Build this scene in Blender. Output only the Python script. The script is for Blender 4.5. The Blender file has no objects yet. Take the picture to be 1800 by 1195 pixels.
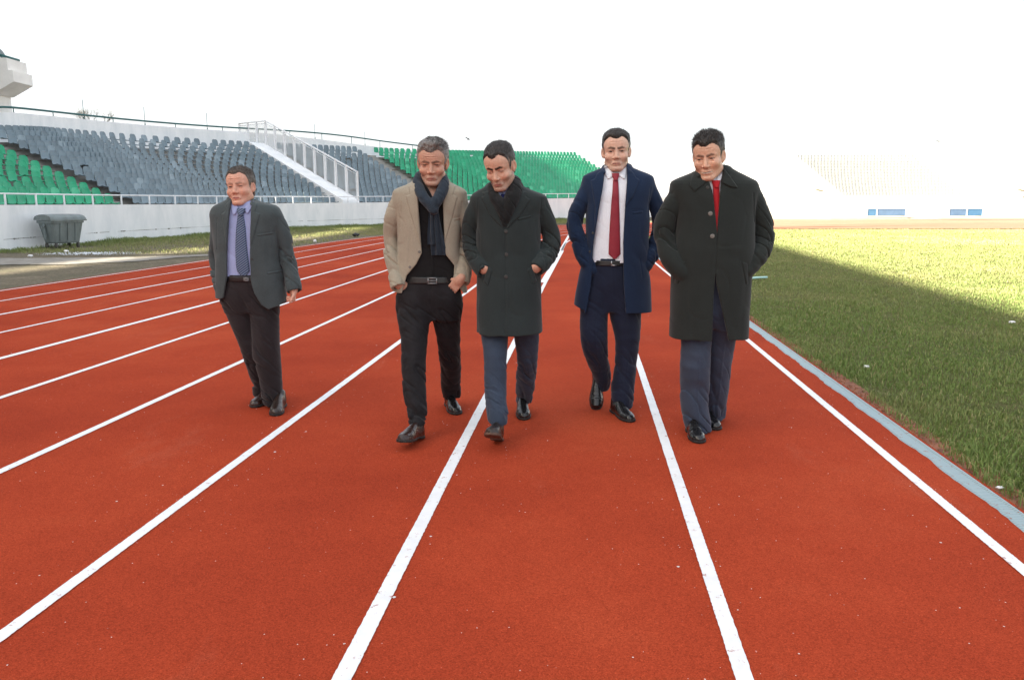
import bpy, bmesh, math, random
import numpy as np
from mathutils import Vector
from concurrent.futures import ThreadPoolExecutor
rng = random.Random(7)
sc = bpy.context.scene
COL = sc.collection
# ------------------------------------------------------------------ camera
F = 1350.0; CX = 900.0; CY = 597.5; CH = 1.405; PITCH = math.atan(237.5 / F)
cd = bpy.data.cameras.new('camera'); cam = bpy.data.objects.new('camera', cd); COL.objects.link(cam)
cd.sensor_fit = 'HORIZONTAL'; cd.sensor_width = 36.0; cd.lens = 36.0 * F / 1800.0
cd.clip_start = 0.1; cd.clip_end = 3000
cam.location = (0, 0, CH); cam.rotation_euler = (math.pi / 2 - PITCH, 0, 0)
sc.camera = cam
# ------------------------------------------------------------------ light
SUN_EL = math.radians(28.0)
LH = (0.875, 0.485)                       # horizontal travel direction of the sunlight
n_ = math.hypot(*LH); LH = (LH[0] / n_, LH[1] / n_)
LD = Vector((LH[0] * math.cos(SUN_EL), LH[1] * math.cos(SUN_EL), -math.sin(SUN_EL)))
w = bpy.data.worlds.new("World"); sc.world = w; w.use_nodes = True
nt = w.node_tree; nt.nodes.clear()
sky = nt.nodes.new('ShaderNodeTexSky'); sky.sky_type = 'NISHITA'; sky.sun_disc = False
sky.sun_elevation = SUN_EL; sky.sun_rotation = math.atan2(-LH[0], -LH[1])
sky.altitude = 300; sky.air_density = 1.0; sky.dust_density = 7.0; sky.ozone_density = 0.6
bg = nt.nodes.new('ShaderNodeBackground'); bg.inputs['Strength'].default_value = 0.10
wo = nt.nodes.new('ShaderNodeOutputWorld')
veil = nt.nodes.new('ShaderNodeMix'); veil.data_type = 'RGBA'          # thin bright high cloud over the clear sky
veil.inputs[0].default_value = 0.72; veil.inputs[7].default_value = (2.75, 2.80, 2.85, 1)
nt.links.new(sky.outputs[0], veil.inputs[6]); nt.links.new(veil.outputs[2], bg.inputs[0]); nt.links.new(bg.outputs[0], wo.inputs[0])
sl = bpy.data.lights.new('sun', 'SUN'); so = bpy.data.objects.new('sun', sl); COL.objects.link(so)
sl.energy = 5.0; sl.angle = math.radians(0.5); sl.color = (1.0, 0.92, 0.76)
so.rotation_euler = LD.to_track_quat('-Z', 'Y').to_euler(); so.location = (-40, -20, 60)
vs = sc.view_settings; vs.view_transform = 'Standard'; vs.look = 'None'; vs.exposure = 2.25; vs.gamma = 1.0
sc.cycles.max_bounces = 6; sc.cycles.use_denoising = True
sc.cycles.transparent_max_bounces = 6

# ------------------------------------------------------------------ pixel helpers (1800 x 1195 frame)
_c, _s = math.cos(PITCH), math.sin(PITCH)
def ray(px, py):
    dx = (px - CX) / F; up = -(py - CY) / F
    return dx, _c + up * _s, -_s + up * _c
def gp(px, py, z=0.0):
    d = ray(px, py); t = (z - CH) / d[2]
    return Vector((d[0] * t, d[1] * t, z))
def wl(px, py, Y):
    d = ray(px, py); t = Y / d[1]
    return Vector((d[0] * t, Y, CH + d[2] * t))
def pxs(px, py, Y):
    return Y / ray(px, py)[1] / F
# track frame: the straight runs along TD, TR is to its right
TA = math.atan((1025 - CX) / F * 1.0 / _c)
TD = Vector((math.sin(TA), math.cos(TA), 0)); TR = Vector((math.cos(TA), -math.sin(TA), 0))
def tp(x, y, z=0.0):
    v = TR * x + TD * y; return Vector((v.x, v.y, z))

# ------------------------------------------------------------------ object helpers
def tag(o, label=None, cat=None, group=None, kind=None):
    if label: o['label'] = label
    if cat: o['category'] = cat
    if group: o['group'] = group
    if kind: o['kind'] = kind
    return o
def empty(name, loc, rz=0.0):
    o = bpy.data.objects.new(name, None); COL.objects.link(o)
    o.location = loc; o.rotation_euler = (0, 0, rz); o.empty_display_size = 0.1
    return o
def npmesh(name, V, Q, smooth=True, col=None):
    me = bpy.data.meshes.new(name)
    V = np.asarray(V, np.float32); Q = np.asarray(Q, np.int32)
    me.vertices.add(len(V)); me.vertices.foreach_set('co', V.ravel())
    k = Q.shape[1]
    me.loops.add(Q.size); me.loops.foreach_set('vertex_index', Q.ravel())
    me.polygons.add(len(Q))
    me.polygons.foreach_set('loop_start', np.arange(0, Q.size, k, dtype=np.int32))
    me.polygons.foreach_set('loop_total', np.full(len(Q), k, np.int32))
    me.update(calc_edges=True); me.validate()
    if smooth: me.polygons.foreach_set('use_smooth', np.ones(len(me.polygons), bool))
    if col is not None:
        a = me.color_attributes.new('Col', 'FLOAT_COLOR', 'POINT')
        c = np.ones((len(V), 4), np.float32); c[:, :3] = col
        a.data.foreach_set('color', c.ravel())
    return me
def link(name, me, mat, parent=None):
    o = bpy.data.objects.new(name, me); COL.objects.link(o)
    if mat is not None:
        for m in (mat if isinstance(mat, (list, tuple)) else [mat]): me.materials.append(m)
    if parent is not None: o.parent = parent
    return o
class MB:
    """collects verts/faces with material indices, then links them as one object"""
    def __init__(s): s.v = []; s.f = []; s.m = []; s.sm = []
    def add(s, vs_, fs, mi=0, sm=False):
        b = len(s.v); s.v += [tuple(p) for p in vs_]
        for f in fs: s.f.append([b + i for i in f]); s.m.append(mi); s.sm.append(sm)
    def box(s, c, d, rz=0.0, mi=0, R=None):
        hx, hy, hz = d[0] / 2, d[1] / 2, d[2] / 2
        cs, sn = math.cos(rz), math.sin(rz); pts = []
        for x, y, z in ((-1,-1,-1),(1,-1,-1),(1,1,-1),(-1,1,-1),(-1,-1,1),(1,-1,1),(1,1,1),(-1,1,1)):
            p = Vector((x * hx, y * hy, z * hz))
            if R is not None: p = R @ p
            else: p = Vector((p.x * cs - p.y * sn, p.x * sn + p.y * cs, p.z))
            pts.append(Vector(c) + p)
        s.add(pts, [(0,3,2,1),(4,5,6,7),(0,1,5,4),(1,2,6,5),(2,3,7,6),(3,0,4,7)], mi)
    def tube(s, pts, r, n=6, mi=0, sm=True, cap=True):
        pts = [Vector(p) for p in pts]; rs = r if isinstance(r, (list, tuple)) else [r] * len(pts)
        rings = []
        for i, p in enumerate(pts):
            t = (pts[min(i + 1, len(pts) - 1)] - pts[max(i - 1, 0)]).normalized()
            a = Vector((0, 0, 1)) if abs(t.z) < 0.9 else Vector((1, 0, 0))
            u = t.cross(a).normalized(); v = t.cross(u)
            rings.append([p + u * math.cos(2 * math.pi * k / n) * rs[i] + v * math.sin(2 * math.pi * k / n) * rs[i] for k in range(n)])
        V = [q for rg in rings for q in rg]; Fc = []
        for i in range(len(pts) - 1):
            for k in range(n):
                Fc.append((i * n + k, i * n + (k + 1) % n, (i + 1) * n + (k + 1) % n, (i + 1) * n + k))
        if cap:
            Fc.append(tuple(range(n))); Fc.append(tuple((len(pts) - 1) * n + k for k in reversed(range(n))))
        s.add(V, Fc, mi, sm)
    def build(s, name, mat, parent=None, origin=None, rz=0.0):
        me = bpy.data.meshes.new(name)
        vv = s.v
        if origin is not None:
            cs, sn = math.cos(-rz), math.sin(-rz)
            vv = [((x - origin[0]) * cs - (y - origin[1]) * sn, (x - origin[0]) * sn + (y - origin[1]) * cs, z - origin[2]) for x, y, z in vv]
        me.from_pydata(vv, [], s.f); me.update()
        me.polygons.foreach_set('material_index', np.array(s.m, np.int32))
        me.polygons.foreach_set('use_smooth', np.array(s.sm, bool))
        o = link(name, me, mat, parent)
        if origin is not None and parent is None:
            o.location = origin; o.rotation_euler = (0, 0, rz)
        bm = bmesh.new(); bm.from_mesh(me); bmesh.ops.recalc_face_normals(bm, faces=bm.faces); bm.to_mesh(me); bm.free()
        return o

# ------------------------------------------------------------------ materials
def mat_new(name):
    m = bpy.data.materials.new(name); m.use_nodes = True; nt = m.node_tree; nt.nodes.clear()
    out = nt.nodes.new('ShaderNodeOutputMaterial'); b = nt.nodes.new('ShaderNodeBsdfPrincipled')
    nt.links.new(b.outputs[0], out.inputs[0]); return m, nt, b
def N(nt, t, **kw):
    n = nt.nodes.new(t)
    for k, v in kw.items():
        if k.startswith('_'): setattr(n, k[1:], v)
        else: n.inputs[k].default_value = v
    return n
def L(nt, a, b): nt.links.new(a, b)
def coords(nt, kind='Object', scale=(1, 1, 1), rot=(0, 0, 0)):
    tc = nt.nodes.new('ShaderNodeTexCoord'); mp = nt.nodes.new('ShaderNodeMapping')
    mp.inputs['Scale'].default_value = scale; mp.inputs['Rotation'].default_value = rot
    L(nt, tc.outputs[kind], mp.inputs[0]); return mp.outputs[0]
def ramp(nt, fac, stops):
    r = nt.nodes.new('ShaderNodeValToRGB'); e = r.color_ramp.elements
    while len(e) < len(stops): e.new(0.5)
    for el, (p, c) in zip(e, stops): el.position = p; el.color = (*c, 1) if len(c) == 3 else c
    L(nt, fac, r.inputs[0]); return r.outputs[0]
def mix(nt, fac, a, b, mode='MIX'):
    m = nt.nodes.new('ShaderNodeMix'); m.data_type = 'RGBA'; m.blend_type = mode
    for i, v in ((0, fac), (6, a), (7, b)):
        if isinstance(v, (int, float)): m.inputs[i].default_value = v
        elif isinstance(v, tuple): m.inputs[i].default_value = (*v, 1) if len(v) == 3 else v
        else: L(nt, v, m.inputs[i])
    return m.outputs[2]
def math_(nt, op, a, b=None, c=None):
    m = nt.nodes.new('ShaderNodeMath'); m.operation = op
    for i, v in enumerate((a, b, c)):
        if v is None: continue
        if isinstance(v, (int, float)): m.inputs[i].default_value = v
        else: L(nt, v, m.inputs[i])
    return m.outputs[0]
def noise(nt, co, scale, detail=3, rough=0.55, dist=0.0):
    n = N(nt, 'ShaderNodeTexNoise', Scale=scale, Detail=detail, Roughness=rough, Distortion=dist); L(nt, co, n.inputs['Vector']); return n.outputs[0]
def bump(nt, h, b, strength=0.3, dist=0.01):
    n = N(nt, 'ShaderNodeBump', Strength=strength, Distance=dist); L(nt, h, n.inputs['Height']); L(nt, n.outputs[0], b.inputs['Normal']); return n
def simple(name, col, rough=0.6, metal=0.0, var=0.12, scale=6.0, bs=0.0, bscale=80.0, spec=0.5, bd=0.01, col2=None, kind='Object'):
    m, nt, b = mat_new(name); co = coords(nt, kind)
    f = noise(nt, co, scale, 5, 0.6)
    c2 = col2 if col2 else tuple(c * (1 - var) for c in col); c1 = tuple(min(1, c * (1 + var)) for c in col) if not col2 else col
    L(nt, ramp(nt, f, [(0.3, c2), (0.7, c1)]), b.inputs['Base Color'])
    b.inputs['Roughness'].default_value = rough; b.inputs['Metallic'].default_value = metal
    b.inputs['Specular IOR Level'].default_value = spec
    if bs: bump(nt, noise(nt, co, bscale, 3), b, bs, bd)
    return m
# ------------------------------------------------------------------ ground materials
def track_mat():
    m, nt, b = mat_new('red_tartan'); co = coords(nt)
    big = noise(nt, co, 0.30, 6, 0.65); med = noise(nt, co, 2.2, 4, 0.6)
    c = ramp(nt, big, [(0.32, (0.28, 0.036, 0.016)), (0.52, (0.385, 0.055, 0.022)), (0.68, (0.46, 0.080, 0.032))])
    c = mix(nt, math_(nt, 'MULTIPLY', med, 0.35), c, (0.34, 0.050, 0.022))
    # large worn, greyish scuffs
    sc1 = ramp(nt, noise(nt, coords(nt, 'Object', (1, 0.35, 1)), 1.1, 6, 0.7), [(0.60, (0, 0, 0)), (0.78, (1, 1, 1))])
    c = mix(nt, math_(nt, 'MULTIPLY', sc1, 0.30), c, (0.46, 0.16, 0.10))
    # rubber granules
    v = N(nt, 'ShaderNodeTexVoronoi', Scale=260.0); L(nt, co, v.inputs['Vector'])
    g = nt.nodes.new('ShaderNodeSeparateColor'); L(nt, v.outputs['Color'], g.inputs[0])
    c = mix(nt, 0.85, c, ramp(nt, g.outputs[0], [(0.0, (0.68, 0.64, 0.64)), (0.5, (1, 1, 1)), (0.93, (1.22, 1.22, 1.22)), (1.0, (1.5, 1.5, 1.5))]), 'MULTIPLY')
    # dusty white specks
    v2 = N(nt, 'ShaderNodeTexVoronoi', Scale=34.0); L(nt, co, v2.inputs['Vector'])
    g2 = nt.nodes.new('ShaderNodeSeparateColor'); L(nt, v2.outputs['Color'], g2.inputs[0])
    dot = math_(nt, 'LESS_THAN', v2.outputs['Distance'], math_(nt, 'MULTIPLY', g2.outputs[1], 0.10))
    clump = ramp(nt, noise(nt, co, 0.9, 4, 0.7), [(0.48, (0, 0, 0)), (0.62, (1, 1, 1))])
    dot = math_(nt, 'MULTIPLY', math_(nt, 'MULTIPLY', dot, math_(nt, 'GREATER_THAN', g2.outputs[0], 0.55)), clump)
    c = mix(nt, dot, c, (0.7, 0.66, 0.62))
    L(nt, c, b.inputs['Base Color']); b.inputs['Roughness'].default_value = 1.0; b.inputs['Specular IOR Level'].default_value = 0.05
    bump(nt, v.outputs['Distance'], b, 0.5, 0.003)
    return m
M_track = track_mat()
def paint_mat(name, col, wear=0.0, ribs=False, cov=0.45):
    m, nt, b = mat_new(name); co = coords(nt)
    n1 = noise(nt, co, 9.0, 5, 0.65)
    c = ramp(nt, n1, [(0.3, tuple(x * 0.9 for x in col)), (0.6, col)])
    if wear:
        w_ = ramp(nt, noise(nt, co, 26.0, 6, 0.75), [(0.62 - wear * 0.25, (0, 0, 0)), (0.70 - wear * 0.2, (1, 1, 1))])
        c = mix(nt, w_, c, (0.36, 0.08, 0.04))
    L(nt, c, b.inputs['Base Color']); b.inputs['Roughness'].default_value = 0.6
    v = N(nt, 'ShaderNodeTexVoronoi', Scale=200.0); L(nt, co, v.inputs['Vector'])
    bump(nt, v.outputs['Distance'], b, 0.25, 0.003)
    return m
M_line = paint_mat('white_line_paint', (0.85, 0.85, 0.86), 0.10)
M_dust = paint_mat('paint_drops', (0.75, 0.73, 0.71))
def dirt_mat():
    m, nt, b = mat_new('dry_verge_soil'); co = coords(nt)
    n1 = noise(nt, co, 1.3, 6, 0.7); n2 = noise(nt, co, 14.0, 5, 0.7)
    c = ramp(nt, n1, [(0.3, (0.095, 0.095, 0.045)), (0.5, (0.17, 0.14, 0.085)), (0.7, (0.25, 0.20, 0.135))])
    c = mix(nt, ramp(nt, n2, [(0.42, (0, 0, 0)), (0.62, (1, 1, 1))]), c, (0.085, 0.07, 0.045)); L(nt, c, b.inputs['Base Color']); b.inputs['Roughness'].default_value = 0.95
    bump(nt, n2, b, 0.8, 0.05); return m
M_dirt = dirt_mat()
def lawn_mat():
    m, nt, b = mat_new('lawn'); co = coords(nt)
    n1 = noise(nt, co, 0.5, 5, 0.65); n2 = noise(nt, coords(nt, 'Object', (1, 1, 1)), 9.0, 6, 0.75); n3 = noise(nt, co, 90.0, 3, 0.7)
    c = ramp(nt, n1, [(0.3, (0.085, 0.125, 0.028)), (0.55, (0.13, 0.15, 0.04)), (0.75, (0.19, 0.175, 0.07))])
    c = mix(nt, ramp(nt, n2, [(0.4, (0, 0, 0)), (0.62, (1, 1, 1))]), c, (0.19, 0.175, 0.07))
    c = mix(nt, 0.9, c, ramp(nt, n3, [(0.3, (0.5, 0.5, 0.45)), (0.6, (1.15, 1.15, 1.15))]), 'MULTIPLY')
    L(nt, c, b.inputs['Base Color']); b.inputs['Roughness'].default_value = 0.9; b.inputs['Specular IOR Level'].default_value = 0.15
    bump(nt, math_(nt, 'ADD', n2, n3), b, 0.9, 0.05); return m
M_lawn = lawn_mat()
M_path = simple('worn_concrete_path', (0.33, 0.31, 0.28), 0.9, col2=(0.17, 0.15, 0.12), scale=3.5, bs=0.4, bscale=40)
M_conc = simple('grey_concrete', (0.36, 0.35, 0.33), 0.9, var=0.2, scale=3.0, bs=0.3, bscale=30)
def whitewash_mat():
    m, nt, b = mat_new('whitewashed_wall'); co = coords(nt)
    n1 = noise(nt, coords(nt, 'Object', (1, 1, 0.35)), 1.6, 6, 0.65); n2 = noise(nt, co, 11.0, 6, 0.7)
    c = ramp(nt, n1, [(0.3, (0.72, 0.76, 0.78)), (0.6, (0.87, 0.89, 0.90))])
    c = mix(nt, ramp(nt, n2, [(0.66, (0, 0, 0)), (0.72, (1, 1, 1))]), c, (0.55, 0.54, 0.50))
    L(nt, c, b.inputs['Base Color']); b.inputs['Roughness'].default_value = 0.9; bump(nt, n2, b, 0.3, 0.02); return m
M_white = whitewash_mat()
M_crack = simple('bare_plaster_crack', (0.16, 0.15, 0.13), 0.95, var=0.4, scale=20)
M_drain = None

# ------------------------------------------------------------------ base terrain
def sheet(name, pts, z, mat, label=None, kind='structure', cat=None):
    b = MB(); b.add([(p[0], p[1], z) for p in pts], [tuple(range(len(pts)))])
    o = b.build(name, mat); tag(o, label, cat, kind=kind); return o
sheet('ground', [(-900, -900), (900, -900), (900, 900), (-900, 900)], -0.03, M_dirt, 'dry bare soil running out around the stadium')

# track outline in track frame: straight + bend about BC
BX, BY = 38.0, 28.0
LX = [1.726, 0.50, -0.706, -1.90, -3.09, -4.28, -5.38, -6.47, -7.54, -8.60, -9.62]
def lane_path(x, y0=-30.0, aend=math.radians(175), step=0.045):
    pts = [tp(x, y) for y in np.linspace(y0, BY, 40)]
    R = BX - x; a = step
    while a < aend: pts.append(tp(BX - R * math.cos(a), BY + R * math.sin(a))); a += step
    return pts
def ribbon(inner, outer, z, name, mat, label, kind='structure', z2=None):
    b = MB(); n = min(len(inner), len(outer)); V = []; Fs = []
    for i in range(n):
        V.append((inner[i].x, inner[i].y, z)); V.append((outer[i].x, outer[i].y, z if z2 is None else z2))
    for i in range(n - 1): Fs.append((2 * i, 2 * i + 2, 2 * i + 3, 2 * i + 1))
    b.add(V, Fs); o = b.build(name, mat); tag(o, label, kind=kind); return o
ribbon(lane_path(2.06), lane_path(-9.75), 0.0, 'running_track', M_track, 'brick red synthetic running track curving away to the right')
M_sunlit_tartan = simple('sunlit_tartan_tint', (0.34, 0.155, 0.09), 0.95, var=0.12, scale=0.5)  # paler copy of the red track colour, painting its overexposure in the sun
ribbon([p_ + Vector((0, 0, 0)) for p_ in lane_path(2.06) if p_.x > 13.5 and p_.y > 40], [p_ for p_ in lane_path(-9.75) if p_.x > 13.5 and p_.y > 40], 0.006, 'sunlit_tint_bend', M_sunlit_tartan, 'far bend of the track, strong sunlight put into its paler orange colour')
# red synthetic apron inside the bend
dz = [gp(1180, 404), gp(1300, 402.5), gp(1500, 402), gp(1800, 402), gp(2150, 402)]
arc = [p for p in lane_path(2.05) if p.y > 44.5 and p.x < 60]
b = MB(); pts = [Vector((p.x, p.y)) for p in dz[::-1]]
first = [p for p in arc if p.x < dz[0].x + 30]
poly = [(dz[0].x - 3, 44.9)] + [(p.x, p.y) for p in arc if p.y > 46 or p.x > 10] + [(dz[-1].x, dz[-1].y)] + [(p.x, p.y) for p in dz[-2::-1]]
cxm = sum(p[0] for p in poly) / len(poly); cym = sum(p[1] for p in poly) / len(poly)
b.add([(x, y, 0.003) for x, y in poly] + [(cxm, cym, 0.003)], [(i, (i + 1) % len(poly), len(poly)) for i in range(len(poly))])
M_sunlit_apron = simple('sunlit_apron_tint', (0.30, 0.135, 0.075), 0.9, var=0.15, scale=0.4)  # the red apron's overexposure in the sun is put into this orange
tag(b.build('bend_apron', M_sunlit_apron), 'synthetic apron inside the far bend, strong sunlight put into its orange colour', kind='structure')
# infield lawn (slightly below the track level edge, with an irregular near edge made by the grass itself)
_q = tp(2.12, 44.3)
lawn_pts = [tp(2.12, -25), _q, Vector((115, 45.0, 0)), Vector((115, -25, 0))]
sheet('lawn', lawn_pts, -0.010, M_lawn, 'mown football pitch lawn beside the track')
# lane lines
def line_obj(pathpts, wdt, name, label, mat=M_line, z=0.004, jag=0.0):
    V = []; Fs = []; n = len(pathpts)
    for i, p in enumerate(pathpts):
        t = (pathpts[min(i + 1, n - 1)] - pathpts[max(i - 1, 0)]); t = Vector((t.x, t.y, 0)).normalized(); nn = Vector((t.y, -t.x, 0))
        j1 = rng.uniform(-jag, jag); j2 = rng.uniform(-jag, jag)
        V.append((*(p - nn * (wdt / 2 + j1)).xy, z)); V.append((*(p + nn * (wdt / 2 + j2)).xy, z))
    for i in range(n - 1): Fs.append((2 * i, 2 * i + 1, 2 * i + 3, 2 * i + 2))
    b = MB(); b.add(V, Fs); o = b.build(name, mat); tag(o, label, kind='structure'); return o
def fine_path(x, aend=2.6):
    ys = []; y = -3.0
    while y < BY: ys.append(y); y += 0.012 if 0.5 < y < 4 else (0.04 if y < 9 else 0.5)
    pts = [tp(x, y) for y in ys]; R = BX - x; a = 0.0
    while a < aend: pts.append(tp(BX - R * math.cos(a), BY + R * math.sin(a))); a += 0.02
    return pts
lw = [0.055, 0.055, 0.06, 0.055, 0.055, 0.055, 0.075, 0.05, 0.06, 0.045, 0.05]
for i, x in enumerate(LX):
    line_obj(fine_path(x), lw[i], 'lane_line', 'white painted lane line, number %d counting out from the grass kerb' % (i + 1), jag=0.0012)
# the straight goes on past the bend along two lines, and stagger marks cross the bend
line_obj([tp(-0.74, y) for y in np.linspace(BY - 9, 47, 30)], 0.10, 'lane_line', 'white sprint line running straight on where the bend turns off')
line_obj([tp(-0.74 + 0.008 * k, 14 + k * 2.0) for k in range(6)], 0.13, 'lane_line', 'broad doubled stretch of white line where the bend turns off', z=0.007)
# spilled specks of line paint (tiny flat drops)
b = MB()
for k in range(1200):
    li = rng.choice([0, 0, 1, 1, 2, 2, 3, 3, 4, 5, 6])
    y = 1.5 + rng.random() ** 1.3 * 9; x = LX[li] + rng.gauss(0, 0.22)
    if x > 1.9: continue
    p = tp(x, y); r = rng.uniform(0.0012, 0.0036) * (1 + (rng.random() < 0.06) * 1.2); a0 = rng.random() * 6
    b.add([(p.x + r * math.cos(a0 + q * 1.257) * rng.uniform(.6, 1.2), p.y + r * math.sin(a0 + q * 1.257) * rng.uniform(.6, 1.2), 0.0035) for q in range(5)], [(0, 1, 2, 3, 4)])
tag(b.build('paint_specks', M_dust), 'tiny white drops of paint scattered beside the lane lines', 'paint specks', kind='stuff')

# aluminium drain strip along the kerb
def drain_mat():
    m, nt, b = mat_new('pale_blue_drain_metal'); co = coords(nt, 'Object', (1, 1, 1), (0, 0, TA))
    wv = N(nt, 'ShaderNodeTexWave', Scale=16.0, Distortion=0.0); wv.bands_direction = 'Y'; L(nt, co, wv.inputs['Vector'])
    n2 = noise(nt, co, 34.0, 6, 0.75)
    c = mix(nt, ramp(nt, wv.outputs['Fac'], [(0.0, (0.55, 0.55, 0.55)), (0.35, (1, 1, 1))]), (0.16, 0.22, 0.235), (0.30, 0.40, 0.43))
    c = mix(nt, ramp(nt, n2, [(0.60, (0, 0, 0)), (0.64, (1, 1, 1))]), c, (0.28, 0.09, 0.05))
    L(nt, c, b.inputs['Base Color']); b.inputs['Roughness'].default_value = 0.55; bump(nt, wv.outputs['Fac'], b, 0.5, 0.004); return m
M_drain = drain_mat()
V = []; Fs = []
ys = list(np.arange(-3, 9, 0.05)) + list(np.arange(9, BY, 0.5)); P_ = [(y, 1.934 + 0.007 * math.sin(y * 9) + rng.uniform(-.005, .005), 2.016) for y in ys]
for y, x0, x1 in P_:
    for x, z in ((x0, 0.0015), (x0 + 0.012, 0.007), (x1 - 0.012, 0.007), (x1 - 0.002, 0.014), (x1 + 0.006, 0.014), (x1 + 0.008, -0.02)):
        q = tp(x, y, z); V.append(q)
for i in range(len(P_) - 1):
    for k in range(5): Fs.append((i * 6 + k, i * 6 + k + 1, (i + 1) * 6 + k + 1, (i + 1) * 6 + k))
b = MB(); b.add(V, Fs); tag(b.build('drain_channel', M_drain), 'pale blue metal slotted drain strip between the red track and the grass', 'drain', kind='structure')

# ------------------------------------------------------------------ grass blades
def grass_mat(name, base, tip, dry):
    m, nt, b = mat_new(name)
    at = nt.nodes.new('ShaderNodeVertexColor'); at.layer_name = 'Col'
    sp = nt.nodes.new('ShaderNodeSeparateColor'); L(nt, at.outputs[0], sp.inputs[0])
    c = mix(nt, sp.outputs[0], base, tip); c = mix(nt, sp.outputs[1], c, dry)
    L(nt, c, b.inputs['Base Color']); b.inputs['Roughness'].default_value = 0.6; b.inputs['Specular IOR Level'].default_value = 0.25
    return m
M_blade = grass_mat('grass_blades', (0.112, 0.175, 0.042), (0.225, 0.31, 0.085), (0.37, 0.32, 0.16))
def blades(P, h, wdt, dryv, seed=0, bend=0.6):
    """P (n,3) roots -> bent 2-segment blades"""
    r = np.random.RandomState(seed); n = len(P); az = r.rand(n) * 2 * np.pi; fac = r.rand(n) * 2 * np.pi
    d = np.stack([np.cos(az), np.sin(az), np.zeros(n)], 1); s = np.stack([np.cos(fac), np.sin(fac), np.zeros(n)], 1)
    ln = (h * (0.5 + r.rand(n)))[:, None]; bd = (bend * (0.3 + r.rand(n)))[:, None]; wd = (wdt * (0.7 + 0.6 * r.rand(n)))[:, None]
    up = np.array([[0, 0, 1.0]])
    m1 = P + (up * 0.6 + d * bd * 0.25) * ln; tpt = P + (up * (1.0 - bd * 0.45) + d * bd * 0.9) * ln
    V = np.stack([P - s * wd, P + s * wd, m1 + s * wd * 0.75, m1 - s * wd * 0.75, tpt], 1).reshape(-1, 3)
    i0 = np.arange(n)[:, None] * 5
    T = np.concatenate([i0 + np.array([[0, 1, 2]]), i0 + np.array([[0, 2, 3]]), i0 + np.array([[3, 2, 4]])], 0)
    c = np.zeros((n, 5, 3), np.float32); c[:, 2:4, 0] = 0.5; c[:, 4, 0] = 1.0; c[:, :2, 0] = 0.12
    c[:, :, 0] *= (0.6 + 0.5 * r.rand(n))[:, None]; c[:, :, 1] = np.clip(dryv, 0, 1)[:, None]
    return V, T, c.reshape(-1, 3)
def vnoise2(x, y, seed=0):
    r = np.random.RandomState(seed); G = r.rand(64, 64)
    xi = np.floor(x).astype(int); yi = np.floor(y).astype(int); fx = x - xi; fy = y - yi; fx = fx * fx * (3 - 2 * fx); fy = fy * fy * (3 - 2 * fy)
    g = lambda a, b: G[a % 64, b % 64]
    return (g(xi, yi) * (1 - fx) + g(xi + 1, yi) * fx) * (1 - fy) + (g(xi, yi + 1) * (1 - fx) + g(xi + 1, yi + 1) * fx) * fy
r_ = np.random.RandomState(3)
def lawn_blades():
    n = 420000; u = r_.rand(n); y = 1.2 + 27.2 * u ** 2.0                 # denser near
    x = 2.04 + (0.35 + 0.72 * y) * r_.rand(n) ** 1.05
    edge = 2.03 + 0.13 * vnoise2(y * 1.3, y * 0, 5) ** 2 + 0.06 * vnoise2(y * 6, y * 0, 6)
    keep = x > edge + 0.12 * r_.rand(n) ** 4 - 0.02
    bare = vnoise2(x * 2.3, y * 2.3, 9) * 0.6 + vnoise2(x * 7, y * 7, 10) * 0.4
    nearedge = np.exp(-(x - edge) / 0.22)
    keep &= r_.rand(n) > np.clip((bare - 0.60) * 3.0 + nearedge * 0.45 * (bare > 0.42), 0, 0.95)
    x, y = x[keep], y[keep]; n = len(x)
    X = TR.x * x + TD.x * y; Y = TR.y * x + TD.y * y
    keep = (X / Y < 1.1) & (X / Y > 0.14); X, Y, x, y = X[keep], Y[keep], x[keep], y[keep]; n = len(X)
    tall = vnoise2(x * 1.3, y * 1.3, 21) * 0.6 + vnoise2(x * 4, y * 4, 22) * 0.4
    h = 0.018 + 0.030 * tall + 0.018 * np.exp(-(x - 2.15) / 0.3) * (tall > 0.45)
    dry = np.clip((vnoise2(x * 0.9, y * 0.9, 31) - 0.45) * 1.3, 0, 1) * 0.40 + (r_.rand(n) < 0.20) * r_.rand(n) * 0.9 + .25 * np.clip((y - 9) / 8, 0, 1)  # the rise with distance tints in the paler look of the sunlit lawn
    wd = 0.0010 + 0.00028 * y
    P = np.stack([X, Y, np.full(n, -0.01)], 1)
    return blades(P, h, wd, dry, 4)
V, T, c = lawn_blades()
def far_blades():
    n = 90000; y = 27 + 18.5 * r_.rand(n); X = y * (0.12 + 0.60 * r_.rand(n)); 
    xt = X * TR.x + y * TR.y; yt = X * TD.x + y * TD.y
    k = (xt > 2.2) & ((yt < BY) | (np.hypot(xt - BX, yt - BY) < BX - 2.2)) & (y < 44.9); X, y = X[k], y[k]; n = len(X)
    dry = 0.28 + np.clip((vnoise2(X * 0.5, y * 0.5, 33) - 0.35) * 1.2, 0, 1) * 0.5 + (r_.rand(n) < 0.2) * 0.4  # raised base tint carries the sunlit paleness; the rest is dry patches
    return blades(np.stack([X, y, np.full(n, -0.01)], 1), 0.035 + 0.03 * vnoise2(X * .8, y * .8, 34), 0.012, dry, 5)
V2, T2, c2 = far_blades(); T2 = T2 + len(V); V = np.concatenate([V, V2]); T = np.concatenate([T, T2]); c = np.concatenate([c, c2])
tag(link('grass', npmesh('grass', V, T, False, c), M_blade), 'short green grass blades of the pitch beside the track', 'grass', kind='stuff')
b = MB()
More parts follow.
